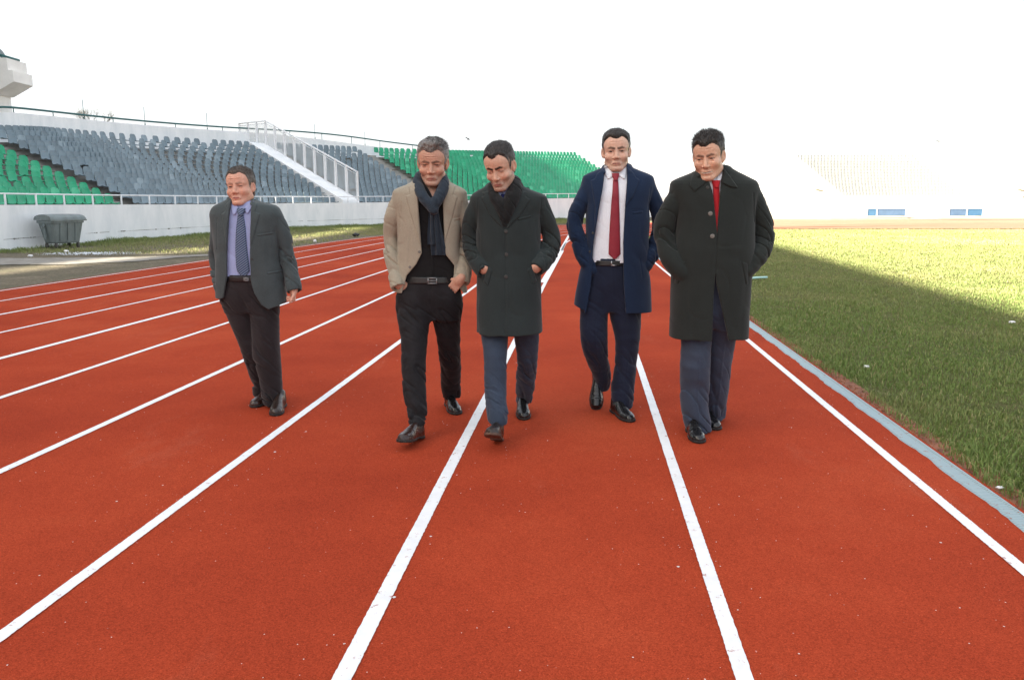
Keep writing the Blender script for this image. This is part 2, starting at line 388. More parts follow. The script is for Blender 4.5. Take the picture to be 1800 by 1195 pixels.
for k in range(1500):                                    # red crumbs of soil along the kerb
    y = 2.6 + rng.random() * 10; x = 2.04 + abs(rng.gauss(0, 0.06)); p = tp(x, y); r = rng.uniform(.003, .011)
    b.add([(p.x + r, p.y, -.008), (p.x, p.y + r, -.008), (p.x - r, p.y, -.008), (p.x, p.y - r, -.008), (p.x, p.y, r * 0.8)], [(0, 1, 4), (1, 2, 4), (2, 3, 4), (3, 0, 4)])
M_soil = simple('red_soil', (0.22, 0.085, 0.045), 0.95, var=0.5, scale=12)
tag(b.build('soil', M_soil), 'reddish loose soil between the drain strip and the grass', 'soil', kind='stuff')
sheet('soil_strip', [tp(2.03, -3), tp(2.22, -3), tp(2.19, 5), tp(2.14, 12), tp(2.10, 28), tp(2.03, 28)], -0.005, M_soil, 'thin strip of reddish soil along the kerb')
# ------------------------------------------------------------------ the bowl: wall, terraces, seats
def catmull(P, n):
    P = np.array(P, float); m = len(P); out = []
    for u in np.linspace(0, m - 1, n):
        i = min(int(u), m - 2); t = u - i
        p0 = P[max(i - 1, 0)]; p1 = P[i]; p2 = P[i + 1]; p3 = P[min(i + 2, m - 1)]
        out.append(0.5 * ((2 * p1) + (-p0 + p2) * t + (2 * p0 - 5 * p1 + 4 * p2 - p3) * t * t + (-p0 + 3 * p1 - 3 * p2 + p3) * t ** 3))
    return np.array(out)
base_px = [(0, 443, 0.0), (178, 426.7, 0.05), (367, 413, 0.12), (504, 402, 0.18), (676, 395.5, 0.21), (840, 390, 0.26), (990, 386, 0.30),
           (1200, 381, 0.30), (1500, 378, 0.33), (1800, 377, 0.33)]
wp = []
g0 = gp(0, 443); wp += [(tuple((g0 - TD * 26).xy)), tuple((g0 - TD * 13).xy)]
for px, py, zz in base_px: q = gp(px, py, zz); wp.append((q.x, q.y))
wp += [(72, 84), (84, 74), (90, 58)]
zg_t = [0, 0] + [b_[2] for b_ in base_px] + [0.33] * 3
W = catmull(wp, 1500); zgW = np.interp(np.linspace(0, len(wp) - 1, 1500), range(len(wp)), zg_t)
for _ in range(60): W[1:-1] = (W[:-2] + 2 * W[1:-1] + W[2:]) / 4        # soften kinks
S = np.concatenate([[0], np.cumsum(np.hypot(*np.diff(W, axis=0).T))])
def Wat(s):
    x = np.interp(s, S, W[:, 0]); y = np.interp(s, S, W[:, 1]); e = 0.5
    tx = np.interp(s + e, S, W[:, 0]) - np.interp(s - e, S, W[:, 0]); ty = np.interp(s + e, S, W[:, 1]) - np.interp(s - e, S, W[:, 1])
    l = math.hypot(tx, ty) or 1; tx /= l; ty /= l
    return Vector((x, y)), Vector((tx, ty)), Vector((-ty, tx))              # point, tangent, outward normal
def zgat(s): return float(np.interp(s, S, zgW))
def pxof(v):
    X, Y, Z = v; zc = Y * _c + (CH - Z) * _s; yc = (Z - CH) * _c + Y * _s
    return CX + F * X / zc, CY - F * yc / zc
def s_of_px(px):
    best = None
    for s in np.linspace(S[0], S[-1] - 1, 3000):
        p, t, n = Wat(s)
        if p.y < 5: continue
        d = abs(pxof((p.x, p.y, 1.4))[0] - px)
        if best is None or d < best[0]: best = (d, s)
    return best[1]
DD = 9.0; NR = 14
def z_from_row(s, off, table):
    """height at which the line 'off' metres behind the wall passes through the photographed profile"""
    p, t, n = Wat(s); q = p + n * off
    if q.y < 3: return None
    px = CX + F * q.x / (q.y * _c); xs_, ys_ = zip(*table); py = np.interp(px, xs_, ys_)
    return wl(px, py, q.y).z
wt_tab = [(0, 360.5), (400, 359), (504, 357.5), (676, 356), (980, 348.8), (1200, 346), (1800, 345)]
ts_tab = [(0, 215), (200, 232.5), (400, 246), (610, 256.6), (690, 260), (784, 263), (975, 266.5), (1200, 271), (1500, 273), (1800, 273)]
uw_tab = [(28, 197.5), (226, 216.4), (370, 228.4), (474, 234), (560, 244), (622, 253), (690, 262), (800, 272), (1800, 290)]
ur_tab = [(28, 188), (226, 209), (390, 223.5), (487, 228), (556, 232.5), (622, 239.5), (698, 252), (784, 262), (840, 265), (900, 268), (1800, 290)]
SS = np.linspace(2, S[-1] - 6, 400)
def table(off, tab):
    v = [z_from_row(s, off, tab) for s in SS]; ok = [(s, z) for s, z in zip(SS, v) if z is not None and Wat(s)[0].y > 18]
    xs_, zs_ = zip(*ok); z = np.interp(SS, xs_, zs_)
    for _ in range(40): z[1:-1] = (z[:-2] + 2 * z[1:-1] + z[2:]) / 4
    return z
ZW = table(0.0, wt_tab); ZTS = table(DD - 0.1, ts_tab); ZUW = table(DD + 1.4, uw_tab); ZUR = table(DD + 1.4, ur_tab)
zw = lambda s: float(np.interp(s, SS, ZW)); zts = lambda s: float(np.interp(s, SS, ZTS)) - 0.78
zuw = lambda s: float(np.interp(s, SS, ZUW)); zur = lambda s: float(np.interp(s, SS, ZUR))
def row_pos(s, r, back=0.0):
    """tread of row r (0 bottom .. NR-1 top), point at the front edge + back"""
    p, t, n = Wat(s); off = 0.55 + (DD - 0.9 - 0.55) * r / (NR - 1) + back; q = p + n * off
    z0 = zw(s) - 0.32; z = z0 + (zts(s) - z0) * r / (NR - 1)
    return q, z, t, n
def strip_mesh(name, prof, s0, s1, step, mat, label, kind=None, cat=None, closed=False, parent=None):
    ss = np.arange(s0, s1 + step * .5, step); V = []; Fs = []; k = None
    for s in ss:
        p, t, n = Wat(s); pr = prof(s); k = len(pr)
        for off, z in pr: q = p + n * off; V.append((q.x, q.y, z))
    for i in range(len(ss) - 1):
        for j in range(k if closed else k - 1): Fs.append((i * k + j, i * k + (j + 1) % k, (i + 1) * k + (j + 1) % k, (i + 1) * k + j))
    if closed: Fs += [tuple(range(k)), tuple((len(ss) - 1) * k + j for j in reversed(range(k)))]
    b = MB(); b.add(V, Fs); o = b.build(name, mat, parent)
    if parent is None: tag(o, label, cat, kind=kind)
    return o
s_l = 3.0; s_r = S[-1] - 8
strip_mesh('perimeter_wall', lambda s: [(0, -0.6), (0, zw(s)), (0.22, zw(s)), (0.22, -0.6)], s_l, s_r, 0.8, M_white,
           'long whitewashed wall in front of the seating bowl, cracked near its foot', cat='wall', closed=True)
# verge between the outer lane and the wall
def verge():
    b = MB(); V = []; Fs = []; cols = 7; ss = np.arange(s_l, s_r, 1.0)
    for s in ss:
        p, t, n = Wat(s); zg = zgat(s); Wd = 1.0
        while Wd < 45:
            q = p - n * Wd; v3 = Vector((q.x, q.y, 0)); xt, yt = v3.dot(TR), v3.dot(TD)
            if (xt > -9.7) if yt < BY else (math.hypot(xt - BX, yt - BY) < BX + 9.7): break
            Wd += 0.1
        for k in range(cols):
            u = k / (cols - 1); q = p - n * (Wd * (1 - u) ** 1.3) + n * 0.1 * u
            V.append((q.x, q.y, -0.012 + (zg + 0.012) * max(0, min(1, (u - 0.35) / 0.65)) ** 2 if k < cols - 1 else zg + 0.03))
    for i in range(len(ss) - 1):
        for k in range(cols - 1): Fs.append((i * cols + k, i * cols + k + 1, (i + 1) * cols + k + 1, (i + 1) * cols + k))
    b.add(V, Fs); return tag(b.build('verge', M_dirt), 'rough verge of thin grass and soil at the foot of the wall', kind='structure')
verge()
M_sand = simple('pale_sandy_ground', (0.46, 0.38, 0.27), 0.95, var=0.15, scale=0.6)
strip_mesh('sandy_ground', lambda s: [(-7.7, -0.3), (-7.5, zgat(s) * 0.40 + 0.006), (-3, zgat(s) * 0.85 + 0.006), (0.02, zgat(s) + 0.04)], s_of_px(1150), s_r, 1.0, M_sand, 'pale sandy strip between the far bend and the sunlit wall', kind='structure')
# concrete terraces
def terrace_prof(s):
    pr = [(0.22, zw(s) - 0.34)]
    for r in range(NR):
        z0 = zw(s) - 0.32; z = z0 + (zts(s) - z0) * r / (NR - 1); st = (DD - 0.9 - 0.55) / (NR - 1); off = 0.55 + st * r - 0.22
        pr += [(off, pr[-1][1]), (off, z)]
    pr += [(DD + 1.3, pr[-1][1]), (DD + 1.3, -0.5)]
    return pr
strip_mesh('terraces', terrace_prof, s_l, s_of_px(1145), 1.2, M_conc, 'stepped grey concrete terraces of the seating bowl', cat='terrace')
M_wterr = simple('sun_whitened_terrace_tint', (0.78, 0.78, 0.77), 0.85, var=0.04, scale=2.0)  # glare of sun on the concrete, painted in as a white base colour
strip_mesh('terraces', terrace_prof, s_of_px(1145), s_r, 1.2, M_wterr, 'concrete terraces of the far bowl, strong sunlight put into their white colour', cat='terrace')
strip_mesh('parapet_wall', lambda s: [(DD + 1.3, -0.5), (DD + 1.3, zuw(s)), (DD + 1.55, zuw(s)), (DD + 1.55, -0.5)], s_l, s_of_px(1050), 1.0, M_white,
           'white parapet wall above the top row of the bowl', cat='wall', closed=True)
strip_mesh('plaster_crack', lambda s: [(-0.004, zgat(s) + 0.36 - 0.004 * abs(math.sin(s * 7))), (-0.004, zgat(s) + 0.368 + 0.006 * math.sin(s * 3.1))], s_of_px(0), s_of_px(700), 0.15, M_crack,
           'thin dark crack running low along the whitewashed wall', kind='structure')
b = MB()
for px in (25, 38, 52, 58, 160, 208, 216, 266, 295, 296, 315):
    s = s_of_px(px) + rng.uniform(-.1, .1); p, t, n = Wat(s); z0 = zgat(s) + 0.37
    for k in range(rng.randint(1, 3)):
        q = p + t * rng.uniform(-.1, .1) - n * 0.006; w2 = rng.uniform(.02, .06); h2 = rng.uniform(.015, .06)
        b.add([(q.x - t.x * w2, q.y - t.y * w2, z0), (q.x - t.x * w2 * .3, q.y - t.y * w2 * .3, z0 + h2 * .4), (q.x + t.x * w2, q.y + t.y * w2, z0 + .01), (q.x + t.x * w2 * .2, q.y + t.y * w2 * .2, z0 - h2)], [(0, 1, 2, 3)])
tag(b.build('plaster_chip', M_crack), 'small dark chips broken out along the crack in the wall', kind='structure')

# white guard rail on the wall: one rail per stretch with its posts
M_railw = simple('white_rail_paint', (0.80, 0.82, 0.84), 0.45, var=0.06)
M_railg = simple('dark_green_rail_paint', (0.015, 0.10, 0.10), 0.5, var=0.2)
def guard(name, s0, s1, gap, hgt, base, off, rad, pr, mat, label, zrail=None, group=None, step=0.7):
    s0 = float(s0); p, t, n = Wat(s0); root = empty(name, (p.x + n.x * off, p.y + n.y * off, base(s0))); tag(root, label, 'railing', group)
    o0 = root.location.copy()
    pts = []
    for s in np.arange(s0, s1, step):
        p, t, n = Wat(s); q = p + n * off; pts.append(Vector((q.x, q.y, zrail(s) if zrail else base(s) + hgt)) - o0)
    b = MB(); b.tube(pts, rad, 8); b.build('rail', mat, root)
    k = 0
    for s in np.arange(s0 + gap * .4, s1, gap):
        if k >= 95: break
        p, t, n = Wat(s); q = p + n * off; z1 = zrail(s) if zrail else base(s) + hgt
        b = MB(); b.tube([Vector((q.x, q.y, base(s) - 0.02)) - o0, Vector((q.x, q.y, z1)) - o0], pr, 6); b.build('post', mat, root); k += 1
    return root
s1000 = s_of_px(1130)
guard('guard_rail', s_l + 4, s1000, 1.36, 0.34, lambda s: zw(s), 0.11, 0.024, 0.03, M_railw, 'white tubular guard rail on top of the whitewashed wall')
guard('parapet_rail', s_of_px(0) - 14, s_of_px(900), 2.3, 0.3, lambda s: zuw(s), DD + 1.42, 0.05, 0.022, M_railg,
      'dark green pipe rail running along the top of the white parapet', zrail=lambda s: max(zur(s), zuw(s) + 0.05), step=1.0)
for i, (px, py) in enumerate([(143, 190), (260, 199), (366, 208), (552, 222), (640, 233)]):
    q = wl(px, py, 46 + i * 3)
    b = MB(); b.tube([(0, 0, 0), (0, 0, 1.0)], 0.014, 5); b.tube([(0, 0, 0.0), (0, 0, 0.12)], 0.03, 5)
    o = b.build('flag_rod', M_railg); tag(o, ['thin bare rod above the shrub behind the parapet rail', 'thin bare rod on the parapet rail, second from the white tower', 'thin bare rod on the parapet rail left of the stair fence', 'thin bare rod on the parapet rail right of the stair fence', 'thin bare rod on the parapet rail above the concrete aisle'][i], 'rod', 'rods along the parapet')
    # stand it on the parapet below its pixel
    best = min(np.arange(s_l, S[-1] - 10, 0.3), key=lambda s: abs(pxof((*(Wat(s)[0] + Wat(s)[2] * (DD + 1.42)), zuw(s)))[0] - px) + (0 if Wat(s)[0].y > 15 else 1e4))
    p, t, n = Wat(best); qq = p + n * (DD + 1.42); o.location = (qq.x, qq.y, zuw(best))

# ------------------------------------------------------------------ seats
def seat_mat(name, col, rough, vary):
    m, nt, b = mat_new(name); co = coords(nt); ge = nt.nodes.new('ShaderNodeNewGeometry'); oi = nt.nodes.new('ShaderNodeObjectInfo')
    r1 = math_(nt, 'FRACT', math_(nt, 'ADD', ge.outputs['Random Per Island'], oi.outputs['Random']))
    c = ramp(nt, r1, [(0.0, tuple(x * (1 - vary) for x in col)), (0.9, tuple(x * (1 + vary) for x in col)), (0.985, tuple(min(1, x * 1.25 + .06) for x in col))])
    n1 = noise(nt, co, 9.0, 5, 0.7); c = mix(nt, ramp(nt, n1, [(0.55, (0, 0, 0)), (0.8, (0.5, 0.5, 0.5))]), c, tuple(x * .6 + .12 for x in col))
    L(nt, c, b.inputs['Base Color']); b.inputs['Roughness'].default_value = rough; return m
M_grey = seat_mat('grey_plastic', (0.165, 0.225, 0.262), 0.4, 0.14)
M_green = seat_mat('green_plastic', (0.008, 0.34, 0.17), 0.4, 0.14)
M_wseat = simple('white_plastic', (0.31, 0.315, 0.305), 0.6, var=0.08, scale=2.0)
M_rust = simple('rusty_bracket', (0.12, 0.06, 0.035), 0.8, var=0.4, scale=10)
def seat_geo(k=1.0):
    """bucket seat, faces -y (towards the pitch), x across; returns V, quads"""
    rows = []
    prof = [(-0.20, 0.015), (-0.185, 0.05), (-0.12, 0.045), (0.0, 0.025), (0.10, 0.03), (0.165, 0.07), (0.195, 0.17), (0.220, 0.28), (0.240, 0.36), (0.250, 0.405)]
    wid = [0.215, 0.23, 0.235, 0.235, 0.23, 0.228, 0.23, 0.225, 0.20, 0.12]
    k = k * 1.0
    xs_ = [-1, -0.86, -0.45, 0, 0.45, 0.86, 1]
    V = []
    for (y, z), w2 in zip(prof, wid):
        for u in xs_:
            side = max(0, abs(u) - 0.5) / 0.5
            V.append((u * w2 * k, y - 0.035 * side * (1 if z > 0.1 else 0), (z + 0.02 * side * (1 if z <= 0.1 else 0)) * 1.0))
    nx = len(xs_); Q = []
    for i in range(len(prof) - 1):
        for j in range(nx - 1): Q.append((i * nx + j, i * nx + j + 1, (i + 1) * nx + j + 1, (i + 1) * nx + j))
    V = np.array(V); Q = np.array(Q); n = len(V)
    Vb = V + np.array([[0, 0.016, -0.014]])
    edge = [j for j in range(nx)] + [i * nx + nx - 1 for i in range(1, len(prof))] + [(len(prof) - 1) * nx + j for j in range(nx - 2, -1, -1)] + [i * nx for i in range(len(prof) - 2, 0, -1)]
    Qe = [(edge[i], edge[(i + 1) % len(edge)], edge[(i + 1) % len(edge)] + n, edge[i] + n) for i in range(len(edge))]
    Q = np.concatenate([Q, Q[:, ::-1] + n, np.array(Qe)[:, ::-1]])
    return np.concatenate([V, Vb]), Q
SV, SQ = seat_geo()
sA = {'aisle1': s_of_px(243), 'stair': s_of_px(634), 'aisle2': s_of_px(790), 'gend': s_of_px(1140), 'w0': s_of_px(1490), 'w1': s_of_px(1700)}
seats = []   # (x,y,z,rz,scale,colour,row)
r_ = np.random.RandomState(11)
for r in range(NR):
    s = s_l + 10.0
    while s < s_r - 2:
        p, t, n = Wat(s)
        px = pxof((p.x, p.y, 1.4))[0] if p.y > 3 else -500
        pitch = 0.435
        colr = None
        if s < sA['aisle1'] - 0.45: colr = 'green'
        elif sA['aisle1'] + 0.45 < s < sA['stair'] - 1.2: colr = 'grey'
        elif sA['stair'] + 0.45 < s < sA['aisle2'] - 0.6: colr = 'grey'
        elif sA['aisle2'] + 0.6 < s < sA['gend']: colr = 'green'
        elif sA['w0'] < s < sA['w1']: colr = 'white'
        if colr:
            q, z, t, n = row_pos(s, r, 0.12)
            pxx = pxof((q.x, q.y, z))[0] if q.y > 3 else -999
            if -330 < pxx < 2000 and not (r_.rand() < 0.012 and colr != 'white') and not (colr == 'green' and s < sA['aisle1'] - 1.7 and r in (3, 4) and r_.rand() < 0.35):
                seats.append((q.x, q.y, z + 0.33, math.atan2(n.y, n.x) - math.pi / 2 + r_.uniform(-.015, .015), 0.87, colr, r, s))
        s += pitch
        if colr is None: s += 0.0
print('SEATS', len(seats))
def seat_tf(st, V):
    x, y, z, rz, k, c_, r, s = st; cs, sn = math.cos(rz), math.sin(rz); V = V * np.array([k, k, 1.0])
    return np.stack([x + V[:, 0] * cs - V[:, 1] * sn, y + V[:, 0] * sn + V[:, 1] * cs, z + V[:, 2]], 1)
vis = [s for s in seats if s[5] != 'white']
vis.sort(key=lambda s: math.hypot(s[0], s[1]))
near = set(id(s) for s in vis[:300])
SM = {'grey': M_grey, 'green': M_green, 'white': M_wseat}
smesh = {}
ordn = ['bottom', 'second', 'third', 'fourth', 'fifth', 'sixth', 'seventh', 'eighth', 'ninth', 'tenth', 'eleventh', 'twelfth', 'thirteenth', 'top']
_o = ['first'] + ordn[1:13] + ['fourteenth', 'fifteenth', 'sixteenth', 'seventeenth', 'eighteenth', 'nineteenth']
def ordinal(k):
    if k <= 19: return _o[k - 1]
    t_, u_ = divmod(k, 10); T_ = ['', '', 'twent', 'thirt', 'fort', 'fift', 'sixt', 'sevent', 'eight', 'ninet'][t_]
    return T_ + 'ieth' if u_ == 0 else T_ + 'y-' + _o[u_ - 1]
for cname in ('grey', 'green'):
    me = npmesh('stadium_seat', SV, SQ); me.materials.append(SM[cname]); smesh[cname] = me
rowlist = {}
for st in seats:
    if st[7] < sA['stair'] and st[5] != 'white': rowlist.setdefault((st[5], st[6]), []).append(st)
for k_, l_ in rowlist.items(): l_.sort(key=lambda q: abs(q[7] - sA['aisle1']))
for st in vis[:300]:
    o = bpy.data.objects.new('stadium_seat', smesh[st[5]]); COL.objects.link(o)
    o.location = st[:3]; o.rotation_euler = (0, 0, st[3]); o.scale = (st[4], st[4], 1.0)
    k_ = [id(q) for q in rowlist[(st[5], st[6])]].index(id(st)) + 1
    rn = ordn[st[6]] + ' row'
    tag(o, '%s plastic bucket seat, %s along from the concrete aisle in the %s' % (st[5], ordinal(k_), rn + (' up' if 0 < st[6] < NR - 1 else '')), 'seat', '%s seats in the %s' % (st[5], rn))
def bulk(sel, name, mat, label):
    if not sel: return
    V = np.concatenate([seat_tf(s, SV) for s in sel]); Q = np.concatenate([SQ + i * len(SV) for i in range(len(sel))])
    tag(link(name, npmesh(name, V, Q), mat), label, 'seats', kind='stuff')
rest = [s for s in seats if id(s) not in near]
bulk([s for s in rest if s[5] == 'grey'], 'grey_seating', M_grey, 'remaining rows of grey plastic seats filling the left bowl')
bulk([s for s in rest if s[5] == 'green' and s[7] < sA['stair']], 'green_seating', M_green, 'remaining rows of green plastic seats beside the white tower')
bulk([s for s in rest if s[5] == 'green' and s[7] > sA['stair']], 'green_seating', M_green, 'block of green plastic seats in the middle of the bend')
bulk([s for s in rest if s[5] == 'white'], 'white_seating', M_wseat, 'white plastic seats of the far right bowl')
# rusty seat brackets left bare along the aisle
b = MB()
for r in range(NR):
    for k in range(4):
        s = sA['aisle1'] + r_.uniform(-0.6, 0.5); q, z, t, n = row_pos(s, r, 0.0); l = r_.uniform(.25, .6)
        b.tube([(q.x, q.y, z + 0.10), (q.x + t.x * l, q.y + t.y * l, z + 0.10)], 0.012, 5)
    for k in range(2):
        s = sA['aisle2'] + r_.uniform(-0.9, 1.0); q, z, t, n = row_pos(s, r, 0.0); l = r_.uniform(.25, .6)
        b.tube([(q.x, q.y, z + 0.10), (q.x + t.x * l, q.y + t.y * l, z + 0.10)], 0.016, 5)
tag(b.build('seat_brackets', M_rust), 'bare rusty seat brackets lying along the concrete aisles', 'brackets', kind='stuff')

# ------------------------------------------------------------------ sloping stair wall with framed mesh fence
def stair_fence():
    s = sA['stair']; p, t, n = Wat(s); root = empty('stair_fence', (p.x, p.y, zw(s))); o0 = root.location.copy()
    tag(root, 'white sloping stair wall with framed wire mesh fence panels rising through the grey seats', 'fence')
    def P3(off, z, side=0.0):
        q = p + n * off + t * side; return Vector((q.x, q.y, z)) - o0
    z0 = zw(s) - 0.05; z1 = zts(s) + 0.35; o_a, o_b = 0.25, DD - 0.2
    zz = lambda off: z0 + (z1 - z0) * (off - o_a) / (o_b - o_a)
    b = MB()
    pr = [(o_a, z0 - 0.4), (o_a, z0 + 0.20), (o_b, z1 + 0.34), (o_b + 1.2, z1 + 0.34), (o_b + 1.2, z1 - 1.2), (o_b, z1 - 1.2)]
    V = [P3(o, z, -1.1) for o, z in pr] + [P3(o, z, 0.10) for o, z in pr]; k = len(pr)
    b.add(V, [tuple(range(k)), tuple(k + i for i in reversed(range(k)))] + [(i, (i + 1) % k, k + (i + 1) % k, k + i) for i in range(k)])
    b.build('stair_wall', M_white, root)
    H_ = 1.75; np_ = 12
    offs = [o_a - 0.05 + (o_b + 2.6 - o_a) * i / np_ for i in range(np_ + 1)]
    ztop = lambda off: min(zz(off) + H_ + 0.06, z1 + H_ - 0.05)
    for o in offs:
        b = MB(); b.box((P3(o, (zz(min(o, o_b)) + ztop(o)) / 2, 0.0)), (0.09, 0.09, ztop(o) - zz(min(o, o_b)) + 0.1), math.atan2(t.y, t.x)); b.build('post', M_railw, root)
    b = MB(); b.tube([P3(o, ztop(o)) for o in offs], 0.05, 6); b.build('handrail', M_railw, root)
    mm, nt, bs_ = mat_new('fence_mesh'); bs_.inputs['Base Color'].default_value = (0.55, 0.56, 0.55, 1); bs_.inputs['Roughness'].default_value = 0.6
    tr = nt.nodes.new('ShaderNodeBsdfTransparent'); mx = nt.nodes.new('ShaderNodeMixShader'); mx.inputs[0].default_value = 0.38
    L(nt, tr.outputs[0], mx.inputs[1]); L(nt, bs_.outputs[0], mx.inputs[2])
    L(nt, mx.outputs[0], [x for x in nt.nodes if x.type == 'OUTPUT_MATERIAL'][0].inputs[0])
    for i in range(np_):
        a, c = offs[i] + 0.10, offs[i + 1] - 0.10
        lo = lambda o: zz(min(o, o_b)) + 0.26; hi = lambda o: ztop(o) - 0.14
        loop = [P3(a, lo(a)), P3(c, lo(c)), P3(c, hi(c)), P3(a, hi(a)), P3(a, lo(a))]
        b = MB()
        for j in range(4): b.tube([loop[j], loop[j + 1]], 0.022, 5)
        f = b.build('panel_frame', M_railw, root)
        b = MB(); b.add(loop[:4], [(0, 1, 2, 3)]); b.build('wire_mesh', mm, f)
stair_fence()
# concrete aisle steps
def aisle(s, label):
    b = MB(); p, t, n = Wat(s); o0 = Vector((p.x, p.y, zw(s)))
    for r in range(NR):
        q, z, t, n = row_pos(s, r); 
        for h in (0, 1):
            st = (DD - 1.45) / (NR - 1); zz = z + (0.0 if h == 0 else 0.13)
            c = q + n * (-0.10 + (0.0 if h == 0 else st * 0.55)); b.box(Vector((c.x, c.y, zz - 0.12)) , (1.15, st * 0.55, 0.26), math.atan2(t.y, t.x))
    return tag(b.build('aisle_steps', M_conc), label, 'steps')
aisle(sA['aisle1'], 'bare grey concrete steps between the green and the grey seats by the tower')
aisle(sA['aisle2'], 'bare grey concrete steps between the grey seats and the middle green block')

# ------------------------------------------------------------------ white tower at the left end
M_tower = simple('pale_render', (0.82, 0.81, 0.78), 0.9, var=0.10, scale=1.2, bs=0.2, bscale=12)
def tower():
    Y = 38.5
    def X(px, py): return wl(px, py, Y + 1.0)
    root = empty('viewing_tower', (X(-20, 215).x, Y, 0)); tag(root, 'white concrete tower with an overhanging railed platform at the end of the bowl', 'tower')
    o0 = root.location.copy(); rz = -TA
    def P(v): return v - o0
    cxr = X(22, 200).x; zb = 0.0; z1 = X(0, 150).z; z2 = X(0, 112).z
    b = MB(); wcol = 3.2
    b.box(P(Vector((cxr - wcol / 2, Y + 0.35, z1 / 2))), (wcol, 1.3, z1)); b.build('column', M_tower, root)
    b = MB(); x0, x1 = X(22, 170).x, X(58, 150).x
    pr = [(x0 - 0.3, X(0, 172).z), (x0 + 0.05, X(0, 172).z), (x1, X(0, 152).z), (x1, X(0, 133).z), (x1 - 0.22, X(0, 133).z), (x1 - 0.22, X(0, 112).z), (x0 - 3.4, X(0, 108).z), (x0 - 3.4, X(0, 150).z), (x0 - 0.3, X(0, 150).z)]
    k = len(pr); V = [P(Vector((x, Y - 0.5, z))) for x, z in pr] + [P(Vector((x, Y + 1.0, z))) for x, z in pr]
    b.add(V, [tuple(range(k)), tuple(k + i for i in reversed(range(k)))] + [(i, (i + 1) % k, k + (i + 1) % k, k + i) for i in range(k)])
    b.build('platform', M_tower, root)
    b = MB(); zr = X(30, 108).z; pts = [P(Vector((x0 - 3.4, Y - 0.4, zr + 0.62))), P(Vector((x1 - 0.5, Y - 0.4, zr + 0.02))), P(Vector((x1 - 0.5, Y + 0.9, zr + 0.02)))]
    b.tube(pts, 0.06, 6); b.build('rail', M_railg, root)
    for i in range(5):
        u = i / 4; x = x0 - 3.4 + (x1 - 0.5 - x0 + 3.4) * u; b = MB(); b.tube([P(Vector((x, Y - 0.4, z2 - 0.1))), P(Vector((x, Y - 0.4, zr + 0.62 - 0.6 * u)))], 0.03, 5); b.build('post', M_railg, root)
    b = MB(); c = X(-2, 100); V = []; Fs = []; nr, ns = 6, 16
    for i in range(nr + 1):
        a = math.pi / 2 * i / nr
        for j in range(ns): V.append(P(Vector((c.x + 0.55 * math.cos(a) * math.cos(2 * math.pi * j / ns), Y + 0.6 + 0.55 * math.cos(a) * math.sin(2 * math.pi * j / ns), c.z - 0.3 + 0.75 * math.sin(a)))))
    for i in range(nr):
        for j in range(ns): Fs.append((i * ns + j, i * ns + (j + 1) % ns, (i + 1) * ns + (j + 1) % ns, (i + 1) * ns + j))
    b.add(V, Fs, 0, True); b.build('dome_housing', M_steelish, root)
def steel_mat(name, col, rough=0.5, metal=0.6):
    m, nt, b = mat_new(name); co = coords(nt); n1 = noise(nt, coords(nt, 'Object', (1, 1, 0.3)), 4.0, 6, 0.7); n2 = noise(nt, co, 22, 5, 0.7)
    c = ramp(nt, n1, [(0.3, tuple(x * 0.65 for x in col)), (0.6, col)]); c = mix(nt, ramp(nt, n2, [(0.60, (0, 0, 0)), (0.72, (1, 1, 1))]), c, (0.20, 0.13, 0.09))
    L(nt, c, b.inputs['Base Color']); b.inputs['Metallic'].default_value = metal; b.inputs['Roughness'].default_value = rough; bump(nt, n2, b, 0.15, 0.01); return m
M_steelish = steel_mat('weathered_zinc', (0.22, 0.26, 0.26), 0.6, 0.4)
tower()

